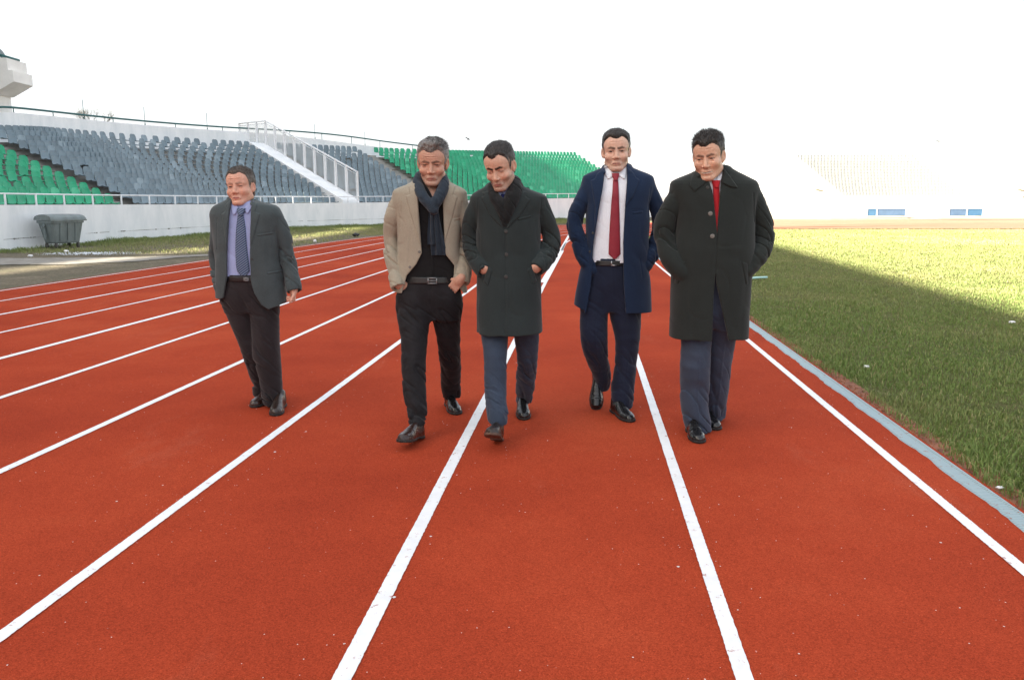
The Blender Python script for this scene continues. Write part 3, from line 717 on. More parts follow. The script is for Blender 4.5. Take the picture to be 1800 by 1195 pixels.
# ------------------------------------------------------------------ main grandstand (outside the picture to the left; it casts the shade over the track)
def grandstand():
    h = 58.0; H = h * math.tan(SUN_EL)
    sh = [(11.4, 74.7), (10.6, 64), (10.4, 46), (9.3, 27), (6.6, 8.4), (0.5, -14), (-8, -48), (-20, -90)]     # line where the roof's edge throws its shade
    fr = [Vector((x - LH[0] * h, y - LH[1] * h, 0)) for x, y in sh]
    root = empty('unseen_main_grandstand', fr[0]); tag(root, 'unseen tall covered main grandstand whose roof shades the running track', 'grandstand'); o0 = fr[0]
    nl = []
    for i in range(len(fr)):
        d = (fr[min(i + 1, len(fr) - 1)] - fr[max(i - 1, 0)]).normalized(); nl.append(Vector((d.y, -d.x, 0)))
    if nl[0].x > 0: nl = [-n for n in nl]
    def sweep(name, pr, mat, i0=0, i1=None):
        b = MB(); k = len(pr); idx = list(range(len(fr)))[i0:i1]
        V = [(fr[i] - o0 + nl[i] * o + Vector((0, 0, z))) for i in idx for o, z in pr]; n = len(idx)
        b.add(V, [tuple(range(k)), tuple((n - 1) * k + i for i in reversed(range(k)))] + [(q * k + i, q * k + (i + 1) % k, (q + 1) * k + (i + 1) % k, (q + 1) * k + i) for q in range(n - 1) for i in range(k)])
        return b.build(name, mat, root)
    wo_ = 17.0
    sweep('roof', [(0, H - 0.5), (0, H), (wo_, H), (wo_, H - 0.8)], M_tower)
    rw = lambda top: [(wo_ + .05, -0.5), (wo_ + .05, top), (wo_ + .5, top), (wo_ + .5, -0.5)]
    sweep('rear_wall', rw(H + 0.4), M_tower, 0, 3); sweep('rear_wall', rw(H + 0.4), M_tower, 4, None)
    sweep('rear_wall', rw(H - 1.35), M_tower, 2, 5)  # stops short of the roof, leaving a slit shaped to throw the sun streak
    st = []
    for i in range(18): st += [(3 + i * 0.75, 2.0 + i * 0.55), (3 + i * 0.75, 2.55 + i * 0.55)]
    sweep('terrace', [(3, -0.5)] + st + [(16.8, 12.0), (16.8, -0.5)], M_conc)
    b = MB(); d = nl[0]; b.box(d * 8.7 + Vector((0, 0, H / 2 - 0.7)) + Vector((d.y, -d.x, 0)) * 0.4 * (1 if d.y > 0 else -1), (16.0, 0.4, H - 0.8), math.atan2(d.y, d.x)); b.build('end_wall', M_tower, root)
    for i in range(1, len(fr)):
        b = MB(); p = fr[i] - o0 + nl[i] * 9.0; b.box(p + Vector((0, 0, H / 2 - 0.4)), (0.6, 0.6, H - 0.9), 0.2); b.build('column', M_tower, root)
grandstand()

# ------------------------------------------------------------------ waste container
def container():
    g = gp(111, 436, 0.02); rz = math.radians(66)
    root = empty('waste_container', (g.x, g.y, 0.03), rz); root.scale = (0.87, 0.87, 0.9); tag(root, 'dented galvanised waste container with a curved lid standing against the white wall', 'container')
    sc_ = 1.0; b = MB()
    wt, wb, dt, db, h0, h1 = 0.66, 0.52, 0.42, 0.30, 0.17, 0.98
    nseg = 9
    def ring(w2, d2, z, rr=0.10):
        pts = []
        for cx_, cy_, a0 in ((w2 - rr, d2 - rr, 0), (-w2 + rr, d2 - rr, 90), (-w2 + rr, -d2 + rr, 180), (w2 - rr, -d2 + rr, 270)):
            for k in range(4): a = math.radians(a0 + k * 30); pts.append((cx_ + rr * math.cos(a), cy_ + rr * math.sin(a), z))
        return pts
    rings = [ring(wb - .03, db - .03, h0 + 0.0), ring(wb, db, h0 + 0.04), ring(wt - 0.02, dt - 0.02, h1 - 0.10), ring(wt + 0.015, dt + 0.015, h1 - 0.09), ring(wt + 0.015, dt + 0.015, h1)]
    V = [p for r in rings for p in r]; n = 16; Fs = [(i * n + k, i * n + (k + 1) % n, (i + 1) * n + (k + 1) % n, (i + 1) * n + k) for i in range(len(rings) - 1) for k in range(n)] + [tuple(range(n))]
    b.add(V, Fs, 0, False)
    for x in (-0.3, 0.0, 0.3):                                   # pressed ribs
        b.box((x, -(db + dt) / 2 - 0.012, (h0 + h1) / 2), (0.05, 0.03, 0.62), R=Vector((0, 0, 1)).rotation_difference(Vector((0, -(dt - db), h1 - h0)).normalized()).to_matrix())
    b.build('body', M_steelish, root)
    b = MB(); V = []; Fs = []; nn = 10                         # curved lid
    for i in range(nn + 1):
        a = math.pi * i / nn; y = -math.cos(a) * (dt + 0.05); z = h1 + 0.01 + 0.20 * math.sin(a) ** 0.8
        for x in (-wt - 0.05, -wt * .5, 0, wt * .5, wt + 0.05): V.append((x, y, z + (0.012 if abs(x) < wt else -0.0)))
    for i in range(nn):
        for k in range(4): Fs.append((i * 5 + k, i * 5 + k + 1, (i + 1) * 5 + k + 1, (i + 1) * 5 + k))
    Fs += [tuple(i * 5 for i in range(nn + 1)), tuple(i * 5 + 4 for i in reversed(range(nn + 1)))]
    b.add(V, Fs, 0, False); b.box((0, -dt - 0.05, h1 + 0.005), (2 * wt + 0.12, 0.03, 0.05)); b.build('lid', M_steelish, root)
    for sx in (-1, 1):
        b = MB(); b.tube([(sx * (wt + 0.02), -0.05, h1 - 0.2), (sx * (wt + 0.07), -0.05, h1 - 0.24), (sx * (wt + 0.07), 0.05, h1 - 0.24), (sx * (wt + 0.02), 0.05, h1 - 0.2)], 0.018, 6)
        b.box((sx * (wt + 0.0), 0.0, h1 - 0.38), (0.03, 0.10, 0.5)); b.build('lifting_arm', M_steelish, root)
        for sy in (-1, 1):
            b = MB(); b.tube([(sx * (wb - 0.08) - 0.025, sy * (db - 0.05), 0.08), (sx * (wb - 0.08) + 0.025, sy * (db - 0.05), 0.08)], 0.08, 12)
            b.box((sx * (wb - 0.08), sy * (db - 0.05), 0.16), (0.07, 0.08, 0.06)); b.build('wheel', M_tyre, root)
M_tyre = simple('dirty_rubber', (0.10, 0.095, 0.085), 0.85, var=0.3)
container()

# ------------------------------------------------------------------ path, pale spill, litter, verge grass
pth = [gp(-260, 462), gp(-260, 476), gp(0, 465.5), gp(120, 464.5), gp(240, 459.5), gp(310, 453), gp(372, 449.5), gp(440, 441), gp(440, 437), gp(372, 446.5), gp(240, 452.5), gp(120, 453.5), gp(0, 454)]
def zv(q, dz=0.012): return (q.x, q.y, dz)
b = MB(); pj = []
for i_ in range(len(pth)):
    a_, b_ = pth[i_], pth[(i_ + 1) % len(pth)]
    for u_ in np.linspace(0, 1, 14)[:-1]: q_ = a_.lerp(b_, u_); pj.append(Vector((q_.x + rng.uniform(-.06, .06), q_.y + rng.uniform(-.10, .10), 0)))
pth = pj; b.add([zv(q, 0.003) for q in pth], [tuple(range(len(pth)))]); tag(b.build('concrete_path', M_path), 'worn grey concrete path between the wall and the outer lane', kind='structure')
M_spill = simple('spilled_lime', (0.62, 0.66, 0.70), 0.9, var=0.2, scale=14, bs=0.4, bscale=60)
b = MB(); c = gp(158, 447.5); rr = random.Random(5)
for k in range(420):
    a = rr.random() * 6.283; rad = rr.random() ** 0.6
    q = Vector((c.x + math.cos(a) * rad * 1.5, c.y + math.sin(a) * rad * 0.9, 0.03)); s_ = rr.uniform(.008, .045) * (1.2 - rad)
    b.add([(q.x + s_ * math.cos(j * 1.05) * rr.uniform(.6, 1.3), q.y + s_ * math.sin(j * 1.05), 0.03 + 0.008 * rr.random()) for j in range(6)] + [(q.x, q.y, 0.04 + 0.5 * s_)], [(j, (j + 1) % 6, 6) for j in range(6)])
tag(b.build('gravel', M_spill), 'pale spilled lime and gravel on the soil beside the container', 'gravel', kind='stuff')
def vz(X, Y):
    return 0.0
def verge_grass():
    n = 150000; r = np.random.RandomState(8)
    ss = s_of_px(-40) + r.rand(n) * (s_of_px(1080) - s_of_px(-40)); dist = 0.02 + 9.0 * r.rand(n) ** 1.6
    px_ = np.interp(ss, S, W[:, 0]); py_ = np.interp(ss, S, W[:, 1]); tx = np.interp(ss + .5, S, W[:, 0]) - np.interp(ss - .5, S, W[:, 0]); ty = np.interp(ss + .5, S, W[:, 1]) - np.interp(ss - .5, S, W[:, 1])
    l = np.hypot(tx, ty); nx, ny = -ty / l, tx / l
    X = px_ - nx * dist; Y = py_ - ny * dist
    xt = X * TR.x + Y * TR.y; yt = X * TD.x + Y * TD.y
    rad = np.hypot(xt - BX, yt - BY); out = np.where(yt < BY, xt < -9.95, rad > BX + 9.95)
    # keep the concrete path bare
    hh = CH; zc = Y * _c + CH * _s; ppx = CX + F * X / zc; ppy = CY - F * ((-CH) * _c + Y * _s) / zc
    up_ = np.interp(ppx, [0, 120, 240, 372, 440], [454, 453.5, 452.5, 446.5, 437]); lo_ = np.interp(ppx, [0, 120, 240, 310, 372, 440], [465.5, 464.5, 459.5, 453, 449.5, 441])
    onp = (ppy > up_ - .3) & (ppy < lo_ + .3) & (ppx < 440)
    pat = vnoise2(X * 0.7, Y * 0.7, 41) * 0.6 + vnoise2(X * 3, Y * 3, 42) * 0.4
    wallband = np.exp(-dist / 1.6)
    keep = out & ~onp & (r.rand(n) < np.clip(0.45 * (pat > 0.5) + wallband * 1.0 + 0.22, 0, 1)) & (Y > 8)
    cgx, cgy = gp(112, 437).x, gp(112, 437).y
    keep &= ~((np.hypot(X - cgx, Y - cgy) < 1.1) & (r.rand(n) < 0.8))
    X, Y, dist, pat, ss = X[keep], Y[keep], dist[keep], pat[keep], ss[keep]; n = len(X)
    zg = np.interp(ss, S, zgW) * np.clip(1 - dist / 5, 0, 1) ** 2
    h = 0.05 + 0.14 * np.exp(-dist / 0.9) * pat + 0.04 * pat
    V, T, c = blades(np.stack([X, Y, zg], 1), h, 0.006, np.clip(0.10 + 0.95 * r.rand(n) * (1 - np.exp(-dist / 1.6)), 0, 1), 9)
    return V, T, c
V, T, c = verge_grass()
tag(link('weeds', npmesh('weeds', V, T, False, c), M_blade), 'tufts of rough grass along the foot of the white wall', 'weeds', kind='stuff')
M_litw = simple('white_litter', (0.8, 0.8, 0.8), 0.5, var=0.05)
M_blk = simple('black_bag', (0.012, 0.012, 0.013), 0.35, var=0.3)
def lump(name, pos, r, mat, label, cat, sq=(1, 1, 0.7), seed=0, kind=None):
    rr = random.Random(seed); bm = bmesh.new(); bmesh.ops.create_icosphere(bm, subdivisions=2, radius=r)
    for v in bm.verts:
        k = 1 + rr.uniform(-.28, .28); v.co = Vector((v.co.x * sq[0] * k, v.co.y * sq[1] * k, v.co.z * sq[2] * k + r * sq[2] * .8))
    me = bpy.data.meshes.new(name); bm.to_mesh(me); bm.free(); o = link(name, me, mat); o.location = pos; tag(o, label, cat, kind=kind)
    for p in me.polygons: p.use_smooth = True
    return o
lump('plastic_bag', gp(626, 415.8, 0.0), 0.10, M_blk, 'crumpled black plastic bag lying on the verge by the outer lane', 'bag', (1.5, 0.9, 0.9), 3)
lump('plastic_cup', gp(553.5, 427), 0.055, M_litw, 'white plastic cup lying at the edge of the outer lane', 'litter', (1, 1, 1.3), 4)
lump('paper_scrap', gp(1523, 646), 0.017, M_litw, 'small white scrap of paper on the grass near the drain strip', 'litter', (1.3, 1, 0.7), 5)
lump('paper_scrap', gp(1778, 568), 0.03, M_litw, 'pale scrap of paper on the grass at the edge of the shade', 'litter', (1.3, 1, 0.5), 6)
lump('paper_scrap', gp(1757, 858, 0.01), 0.014, M_litw, 'white scrap of paper beside the drain strip close to the camera', 'litter', (1.5, 1, 0.5), 7)
lump('paper_scrap', gp(53, 452, 0.02), 0.06, M_litw, 'white scrap of litter on the soil left of the waste container', 'litter', (1.0, 1, 0.6), 8)
lump('paper_scrap', gp(117, 444, 0.02), 0.07, M_litw, 'crumpled white litter on the soil just below the waste container', 'litter', (1.0, 1, 0.6), 12)
# pale hose/board lying on the grass
q0, q1 = gp(1310, 493.5), gp(1348, 491.0)
b = MB(); b.tube([(q0.x, q0.y, 0.03), ((q0.x + q1.x) / 2, (q0.y + q1.y) / 2, 0.045), (q1.x, q1.y, 0.04)], 0.022, 6)
M_aqua = simple('pale_aqua_plastic', (0.45, 0.72, 0.68), 0.5, var=0.1)
tag(b.build('plastic_pipe', M_aqua), 'short pale aqua plastic pipe lying on the shaded grass', 'pipe')

# ------------------------------------------------------------------ blue team benches far across the pitch
M_blue = simple('faded_blue_board', (0.045, 0.115, 0.21), 0.6, var=0.12, scale=1.5)
M_blue2 = simple('paler_blue_board', (0.075, 0.125, 0.21), 0.6, var=0.12, scale=1.5)
def dugout(px0, px1, pys, cuts, label):
    Y = 76.0; a = wl(px0, 380, Y); c = wl(px1, 380, Y); zt_ = wl(px0, 367, Y).z; z0 = 0.33
    root = empty('team_bench', ((a.x + c.x) / 2, Y, z0)); tag(root, label, 'bench', 'blue team benches across the pitch')
    o0 = root.location.copy(); W_ = c.x - a.x
    edges = [0] + cuts + [1]
    for i in range(len(edges) - 1):
        x0 = a.x + W_ * edges[i] + 0.05; x1 = a.x + W_ * edges[i + 1] - 0.05
        b = MB(); b.box(Vector(((x0 + x1) / 2, Y + 0.45, (z0 + zt_) / 2)) - o0, (x1 - x0, 0.05, zt_ - z0)); b.box(Vector(((x0 + x1) / 2, Y, zt_ - 0.02)) - o0, (x1 - x0, 0.95, 0.05))
        b.box(Vector(((x0 + x1) / 2, Y - 0.42, (z0 + zt_) / 2 )) - o0, (x1 - x0, 0.05, zt_ - z0 - 0.06)); b.build('panel', [M_blue, M_blue2][(i + (px0 > 1600)) % 2 if len(cuts) == 1 else 0], root)
    b = MB()
    for e in edges: b.box(Vector((a.x + W_ * e, Y, (z0 + zt_) / 2)) - o0, (0.07, 1.0, zt_ - z0 + 0.03))
    b.build('frame', M_railw, root)
dugout(1520, 1588, 0, [0.25], 'low blue team bench shelter with a narrow and a wide panel, by the far wall')
dugout(1663, 1722, 0, [0.53], 'low blue team bench shelter in two equal halves, one pale, one bright')
# loudspeakers on the far bowl
M_dk = simple('dark_grey_housing', (0.08, 0.08, 0.075), 0.6, var=0.2)
def speaker(px, py, Y, label):
    p = wl(px, py, Y); root = empty('stand_lamp', (p.x, p.y, p.z - 0.9)); tag(root, label, 'lamp', 'small lamps on posts along the far bowl')
    b = MB(); b.tube([(0, 0, -1.2), (0, 0, 0.75)], 0.05, 6); b.build('post', M_railw, root)
    b = MB(); b.box((0.1, 0, 0.05), (0.14, 0.14, 0.42)); b.build('junction_box', M_dk, root)
    b = MB(); b.box((-0.15, 0, 0.85), (0.75, 0.4, 0.16), R=Vector((0, 0, 1)).rotation_difference(Vector((0.25, 0, 1)).normalized()).to_matrix()); b.build('lamp_head', simple('beige_housing', (0.14, 0.13, 0.09), 0.6), root)
speaker(1443, 334, 82, 'small lamp on a white post left of the white seats')
speaker(1798, 334, 86, 'small lamp on a white post at the far right edge of the bowl')
# birds
def bird(px, py, Y, label, a):
    p = wl(px, py, Y); b = MB(); sc_ = 1.0
    b.tube([(-0.22, 0, 0), (-0.1, 0, 0.02), (0.05, 0, 0.02), (0.2, 0, 0.05), (0.3, 0, 0.04)], [0.01, 0.05, 0.07, 0.045, 0.01], 6)
    for s in (-1, 1): b.add([(0.08, 0, 0.03), (-0.06, 0, 0.03), (-0.16, s * 0.5, 0.16 + 0.1 * s), (0.02, s * 0.35, 0.14 + 0.08 * s)], [(0, 1, 2, 3)])
    o = b.build('bird', M_dk); o.location = p; o.scale = (0.5,) * 3; o.rotation_euler = (0.5, -a, 0.5); tag(o, label, 'bird')
bird(823, 245, 58, 'dark bird flying above the green seats', 0.6)
bird(1650, 249, 80, 'dark bird flying above the far right bowl', 0.9)
# bare shrub with a few yellow leaves beyond the parapet
def shrub():
    c = wl(165, 205, 60); root = empty('thin_shrub', (c.x, 60, 0)); tag(root, 'thin autumn tree top with sparse yellow leaves showing above the parapet rail', 'tree')
    b = MB(); r = random.Random(2); tips = []
    def br(p, d, l, rad, depth):
        q = p + d * l; b.tube([p, (p + q) / 2 + Vector((r.uniform(-.05, .05), 0, 0)) * l, q], [rad, rad * .8, rad * .6], 5); tips.append(q)
        if depth > 0:
            for k in range(3): br(q, (d + Vector((r.uniform(-.7, .7), r.uniform(-.7, .7), r.uniform(-.1, .5)))).normalized(), l * 0.68, rad * 0.55, depth - 1)
    zt_ = wl(165, 186, 60).z
    br(Vector((0, 0, 0)), Vector((0.02, 0, 1)), zt_ - 2.6, 0.09, 0)
    base = Vector((0.02 * (zt_ - 2.6), 0, zt_ - 2.6))
    for k in range(6): br(base, Vector((r.uniform(-.6, .6), r.uniform(-.5, .5), 0.8)).normalized(), 1.0, 0.035, 3)
    b.build('trunk', simple('twig_bark', (0.12, 0.10, 0.08), 0.9), root)
    b = MB()
    for t_ in tips:
        for k in range(5):
            q = t_ + Vector((r.gauss(0, .12), r.gauss(0, .12), r.gauss(0, .12))); s = r.uniform(.012, .03); a = Vector((r.gauss(0, 1), r.gauss(0, 1), r.gauss(0, 1))).normalized(); e = a.orthogonal().normalized()
            b.add([q - a * s, q + e * s * .6, q + a * s, q - e * s * .6], [(0, 1, 2, 3)])
    b.build('crown', simple('yellow_leaves', (0.30, 0.24, 0.07), 0.7, var=0.4, scale=3), root)
shrub()
# ================================================================== modelling kit for people: distance fields meshed on adaptive grids
f32 = np.float32
def A3(p): return np.array([p[0], p[1], p[2]], f32)
def smin(a, b, k):
    h = np.clip(0.5 + 0.5 * (b - a) / k, 0, 1); return b * (1 - h) + a * h - k * h * (1 - h)
def smax(a, b, k): return -smin(-a, -b, k)
def sphere(P, c, r): return np.sqrt(((P - A3(c)) ** 2).sum(1)) - r
def ell(P, c, r, R=None):
    q = P - A3(c)
    if R is not None: q = q @ R
    r = np.array(r, f32); k0 = np.sqrt(((q / r) ** 2).sum(1)) + 1e-9; k1 = np.sqrt(((q / (r * r)) ** 2).sum(1)) + 1e-9
    return k0 * (k0 - 1) / k1
def rcone(P, a, b, ra, rb):
    a = A3(a); b = A3(b); ba = b - a; l2 = float(ba @ ba) + 1e-12; t = np.clip(((P - a) @ ba) / l2, 0, 1)
    d = P - a - t[:, None] * ba; return np.sqrt((d * d).sum(1)) - (ra + (rb - ra) * t)
def tube(P, pts, rs, k=0.012):
    d = None
    for i in range(len(pts) - 1):
        e = rcone(P, pts[i], pts[i + 1], rs[i], rs[i + 1]); d = e if d is None else smin(d, e, k)
    return d
def boxd(P, c, h, r=0.0, R=None):
    q = P - A3(c)
    if R is not None: q = q @ R
    q = np.abs(q) - (np.array(h, f32) - r); return np.sqrt((np.maximum(q, 0) ** 2).sum(1)) + np.minimum(q.max(1), 0) - r
def cr(pts, n):
    """Catmull-Rom resample of (n,k) rows"""
    return catmull(np.array(pts, float), n)
class Loft:
    """stack of superellipse slices along z: rows (z, cx, rx, cy, ryf, ryb)"""
    def __init__(s, rows, n=2.4, m=60):
        r = np.array(rows, float); r = r[np.argsort(r[:, 0])]
        z = np.linspace(r[0, 0], r[-1, 0], m); t = [z]
        for k in range(1, 6):                                     # monotone cubic through the rows
            x, y = r[:, 0], r[:, k]; h = np.diff(x); dl = np.diff(y) / h; mm = np.zeros(len(x)); mm[0], mm[-1] = dl[0], dl[-1]
            for i in range(1, len(x) - 1): mm[i] = 0 if dl[i - 1] * dl[i] <= 0 else 2 * dl[i - 1] * dl[i] / (dl[i - 1] + dl[i])
            i = np.clip(np.searchsorted(x, z) - 1, 0, len(x) - 2); u = (z - x[i]) / h[i]
            t.append((2 * u ** 3 - 3 * u ** 2 + 1) * y[i] + (u ** 3 - 2 * u ** 2 + u) * h[i] * mm[i] + (-2 * u ** 3 + 3 * u ** 2) * y[i + 1] + (u ** 3 - u ** 2) * h[i] * mm[i + 1])
        s.T = [q.astype(f32) for q in t]; s.n = n; s.z0, s.z1 = float(z[0]), float(z[-1])
    def at(s, z): return [np.interp(z, s.T[0], q) for q in s.T[1:]]
    def __call__(s, P, off=0.0, zt=None, zb=None):
        cx, rx, cy, rf, rb = s.at(P[:, 2]); rx = np.maximum(rx + off, 0.004); ry = np.maximum(np.where(P[:, 1] < cy, rf, rb) + off, 0.004)
        u = np.abs((P[:, 0] - cx) / rx); v = np.abs((P[:, 1] - cy) / ry)
        k = (u ** s.n + v ** s.n) ** (1 / s.n); rad = np.sqrt((P[:, 0] - cx) ** 2 + (P[:, 1] - cy) ** 2)
        d = np.where(k > 1e-3, rad * (1 - 1 / np.maximum(k, 1e-3)), -np.minimum(rx, ry))
        d = np.maximum(d, P[:, 2] - (s.z1 if zt is None else zt)); return np.maximum(d, (s.z0 if zb is None else zb) - P[:, 2])
def poly2(P, pg):
    """signed distance in x,z to polygon (negative inside)"""
    x, z = P[:, 0], P[:, 2]; pg = np.array(pg, f32); n = len(pg); d = np.full(len(P), 1e9, f32); sgn = np.ones(len(P), f32)
    for i in range(n):
        a = pg[i]; b = pg[(i + 1) % n]; ex, ez = b - a; wx = x - a[0]; wz = z - a[1]
        t = np.clip((wx * ex + wz * ez) / (ex * ex + ez * ez + 1e-12), 0, 1); bx = wx - ex * t; bz = wz - ez * t
        d = np.minimum(d, bx * bx + bz * bz)
        c1 = z >= a[1]; c2 = z < b[1]; c3 = ex * wz > ez * wx
        sgn = np.where((c1 & c2 & c3) | (~c1 & ~c2 & ~c3), -sgn, sgn)
    return sgn * np.sqrt(d)
def segd(P, a, b):
    """unsigned distance in x,z to segment"""
    x, z = P[:, 0], P[:, 2]; ex, ez = b[0] - a[0], b[1] - a[1]; wx = x - a[0]; wz = z - a[1]
    t = np.clip((wx * ex + wz * ez) / (ex * ex + ez * ez + 1e-12), 0, 1); return np.hypot(wx - ex * t, wz - ez * t)
_H = np.random.RandomState(99).rand(4096).astype(f32)
def vn(P, f, seed=0):
    q = P * np.array(f, f32) + seed * 17.31 + 500; i = np.floor(q).astype(np.int32); u = q - i; u = u * u * (3 - 2 * u)
    def h(dx, dy, dz): return _H[((i[:, 0] + dx) * 73 + (i[:, 1] + dy) * 157 + (i[:, 2] + dz) * 311 + seed * 7) % 4096]
    x0 = h(0,0,0) * (1 - u[:, 0]) + h(1,0,0) * u[:, 0]; x1 = h(0,1,0) * (1 - u[:, 0]) + h(1,1,0) * u[:, 0]
    x2 = h(0,0,1) * (1 - u[:, 0]) + h(1,0,1) * u[:, 0]; x3 = h(0,1,1) * (1 - u[:, 0]) + h(1,1,1) * u[:, 0]
    a = x0 * (1 - u[:, 1]) + x1 * u[:, 1]; b = x2 * (1 - u[:, 1]) + x3 * u[:, 1]; return (a * (1 - u[:, 2]) + b * u[:, 2]) * 2 - 1
def folds(P, f, shear=(0, 0), seed=0, sharp=1.0):
    """narrow creases over broad swells, stretched by f (frequency xyz); shear tilts them; mean near zero"""
    Q = P.copy(); Q[:, 2] += P[:, 0] * shear[0] + P[:, 1] * shear[1] + .02 * vn(P, (9, 9, 9), seed + 1)
    a = vn(Q, f, seed); b = vn(Q, tuple(k * .55 for k in f), seed + 3); c = vn(Q, tuple(k * 1.9 for k in f), seed + 5)
    return .75 * b + .35 - sharp * (.95 * np.exp(-(a / .16) ** 2) + .35 * np.exp(-(c / .14) ** 2) * (b > 0))
def axis(lo, hi, fine, step_f, step_c):
    """non-uniform axis: step_f inside any fine interval, step_c elsewhere"""
    x = lo; out = [lo]
    while x < hi:
        st = step_f if any(a <= x <= b for a, b in fine) else step_c
        if st == step_c:
            for a, b in fine:
                if x < a < x + st: st = max(a - x, 1e-4)
        x += st; out.append(x)
    return np.array(out, f32)
def surface_nets(fn, xs, ys, zs, blk=6, pad=1.0, newton=True):
    nx, ny, nz = len(xs), len(ys), len(zs)
    bx, by, bz = [np.unique(np.append(np.arange(0, n, blk), n - 1)) for n in (nx, ny, nz)]
    # coarse pass at block centres
    cx = (xs[bx[:-1]] + xs[bx[1:]]) / 2; cy = (ys[by[:-1]] + ys[by[1:]]) / 2; cz = (zs[bz[:-1]] + zs[bz[1:]]) / 2
    C = np.stack(np.meshgrid(cx, cy, cz, indexing='ij'), -1).reshape(-1, 3).astype(f32)
    hx = xs[bx[1:]] - xs[bx[:-1]]; hy = ys[by[1:]] - ys[by[:-1]]; hz = zs[bz[1:]] - zs[bz[:-1]]
    dg = np.sqrt((np.stack(np.meshgrid(hx, hy, hz, indexing='ij'), -1) ** 2).sum(-1)).reshape(-1) / 2
    dc = fn(C); act = (np.abs(dc) < dg * 1.45 + 0.012 * pad).reshape(len(cx), len(cy), len(cz))
    D = np.full((nx, ny, nz), 9.0, f32)
    dcg = dc.reshape(act.shape); M = np.zeros((nx, ny, nz), bool)
    ia, ja, ka = np.nonzero(act)
    for i, j, k in zip(ia, ja, ka): M[bx[i]:bx[i + 1] + 1, by[j]:by[j + 1] + 1, bz[k]:bz[k + 1] + 1] = True
    I, J, K = np.nonzero(M); P = np.stack([xs[I], ys[J], zs[K]], 1).astype(f32)
    D[I, J, K] = fn(P)
    # interior, inactive nodes take the sign of their block
    inn = np.argwhere((dcg < 0) & ~act)
    for i, j, k in inn:
        s_ = D[bx[i]:bx[i + 1] + 1, by[j]:by[j + 1] + 1, bz[k]:bz[k + 1] + 1]; s_[s_ == 9.0] = -9.0
    S_ = D < 0
    cnt = sum(S_[a:nx - 1 + a, b:ny - 1 + b, c:nz - 1 + c].astype(np.int8) for a in (0, 1) for b in (0, 1) for c in (0, 1))
    ok = (cnt > 0) & (cnt < 8); ci, cj, ck = np.nonzero(ok); nv = len(ci); idx = np.full(ok.shape, -1, np.int32); idx[ci, cj, ck] = np.arange(nv)
    acc = np.zeros((nv, 3), f32); num = np.zeros(nv, f32); ax = (xs, ys, zs)
    for a in range(3):
        for o1 in (0, 1):
            for o2 in (0, 1):
                off = [0, 0, 0]; oth = [q for q in range(3) if q != a]; off[oth[0]] = o1; off[oth[1]] = o2
                i0, j0, k0 = ci + off[0], cj + off[1], ck + off[2]; o_ = [0, 0, 0]; o_[a] = 1
                d0 = D[i0, j0, k0]; d1 = D[i0 + o_[0], j0 + o_[1], k0 + o_[2]]; m = (d0 < 0) != (d1 < 0)
                t = np.where(m, d0 / np.where(m, d0 - d1, 1), 0); t = np.clip(t, 0.02, 0.98)
                p = np.stack([xs[i0], ys[j0], zs[k0]], 1); e = ax[a][(i0, j0, k0)[a] + 1] - ax[a][(i0, j0, k0)[a]]
                p[:, a] += t * e; acc += p * m[:, None]; num += m
    V = acc / np.maximum(num, 1)[:, None]; Q = []
    for a in range(3):
        b_, c_ = (a + 1) % 3, (a + 2) % 3; sl0 = [slice(1, -1)] * 3; sl0[a] = slice(0, -1); sl1 = list(sl0); sl1[a] = slice(1, None)
        s0 = S_[tuple(sl0)]; s1 = S_[tuple(sl1)]; e = np.argwhere(s0 != s1)
        if not len(e): continue
        base = e.copy(); base[:, [q for q in range(3) if q != a]] += 1; fl = s0[tuple(e.T)]
        def cell(db, dc_):
            c = base.copy(); c[:, b_] -= db; c[:, c_] -= dc_; return idx[c[:, 0], c[:, 1], c[:, 2]]
        q = np.stack([cell(1, 1), cell(0, 1), cell(0, 0), cell(1, 0)], 1); q[~fl] = q[~fl][:, ::-1]; Q.append(q)
    Q = np.concatenate(Q); Q = Q[(Q >= 0).all(1)]
    if newton and nv:
        e = 0.0015
        for _ in range(1):
            d = fn(V); g = np.stack([fn(V + np.array(v, f32)) - d for v in ((e, 0, 0), (0, e, 0), (0, 0, e))], 1) / e
            g2 = np.maximum((g * g).sum(1), 0.25); st = -(d / g2)[:, None] * g; l = np.sqrt((st * st).sum(1)); cap = 0.003
            V = V + st * np.minimum(1, cap / np.maximum(l, 1e-9))[:, None]
    used = np.zeros(nv, bool); used[Q.ravel()] = True; mp = np.cumsum(used) - 1
    return V[used].astype(f32), mp[Q].astype(np.int32)
def front_y(fn, x, z, y0, y1, n=48):
    """first y (from y0, the camera side) at which fn<0, for arrays x,z"""
    x = np.asarray(x, f32); z = np.asarray(z, f32); ys = np.linspace(y0, y1, n); prev = None; out = np.full(len(x), np.nan, f32)
    for y in ys:
        d = fn(np.stack([x, np.full_like(x, y), z], 1))
        if prev is not None:
            m = np.isnan(out) & (d < 0) & (prev >= 0); t = prev / np.where(m, prev - d, 1); out = np.where(m, y - (1 - t) * (ys[1] - ys[0]), out)
        else: out = np.where(d < 0, y, out)
        prev = d
    bad = np.isnan(out)
    if bad.any(): out[bad] = np.nanmean(out) if not bad.all() else (y0 + y1) / 2
    return out
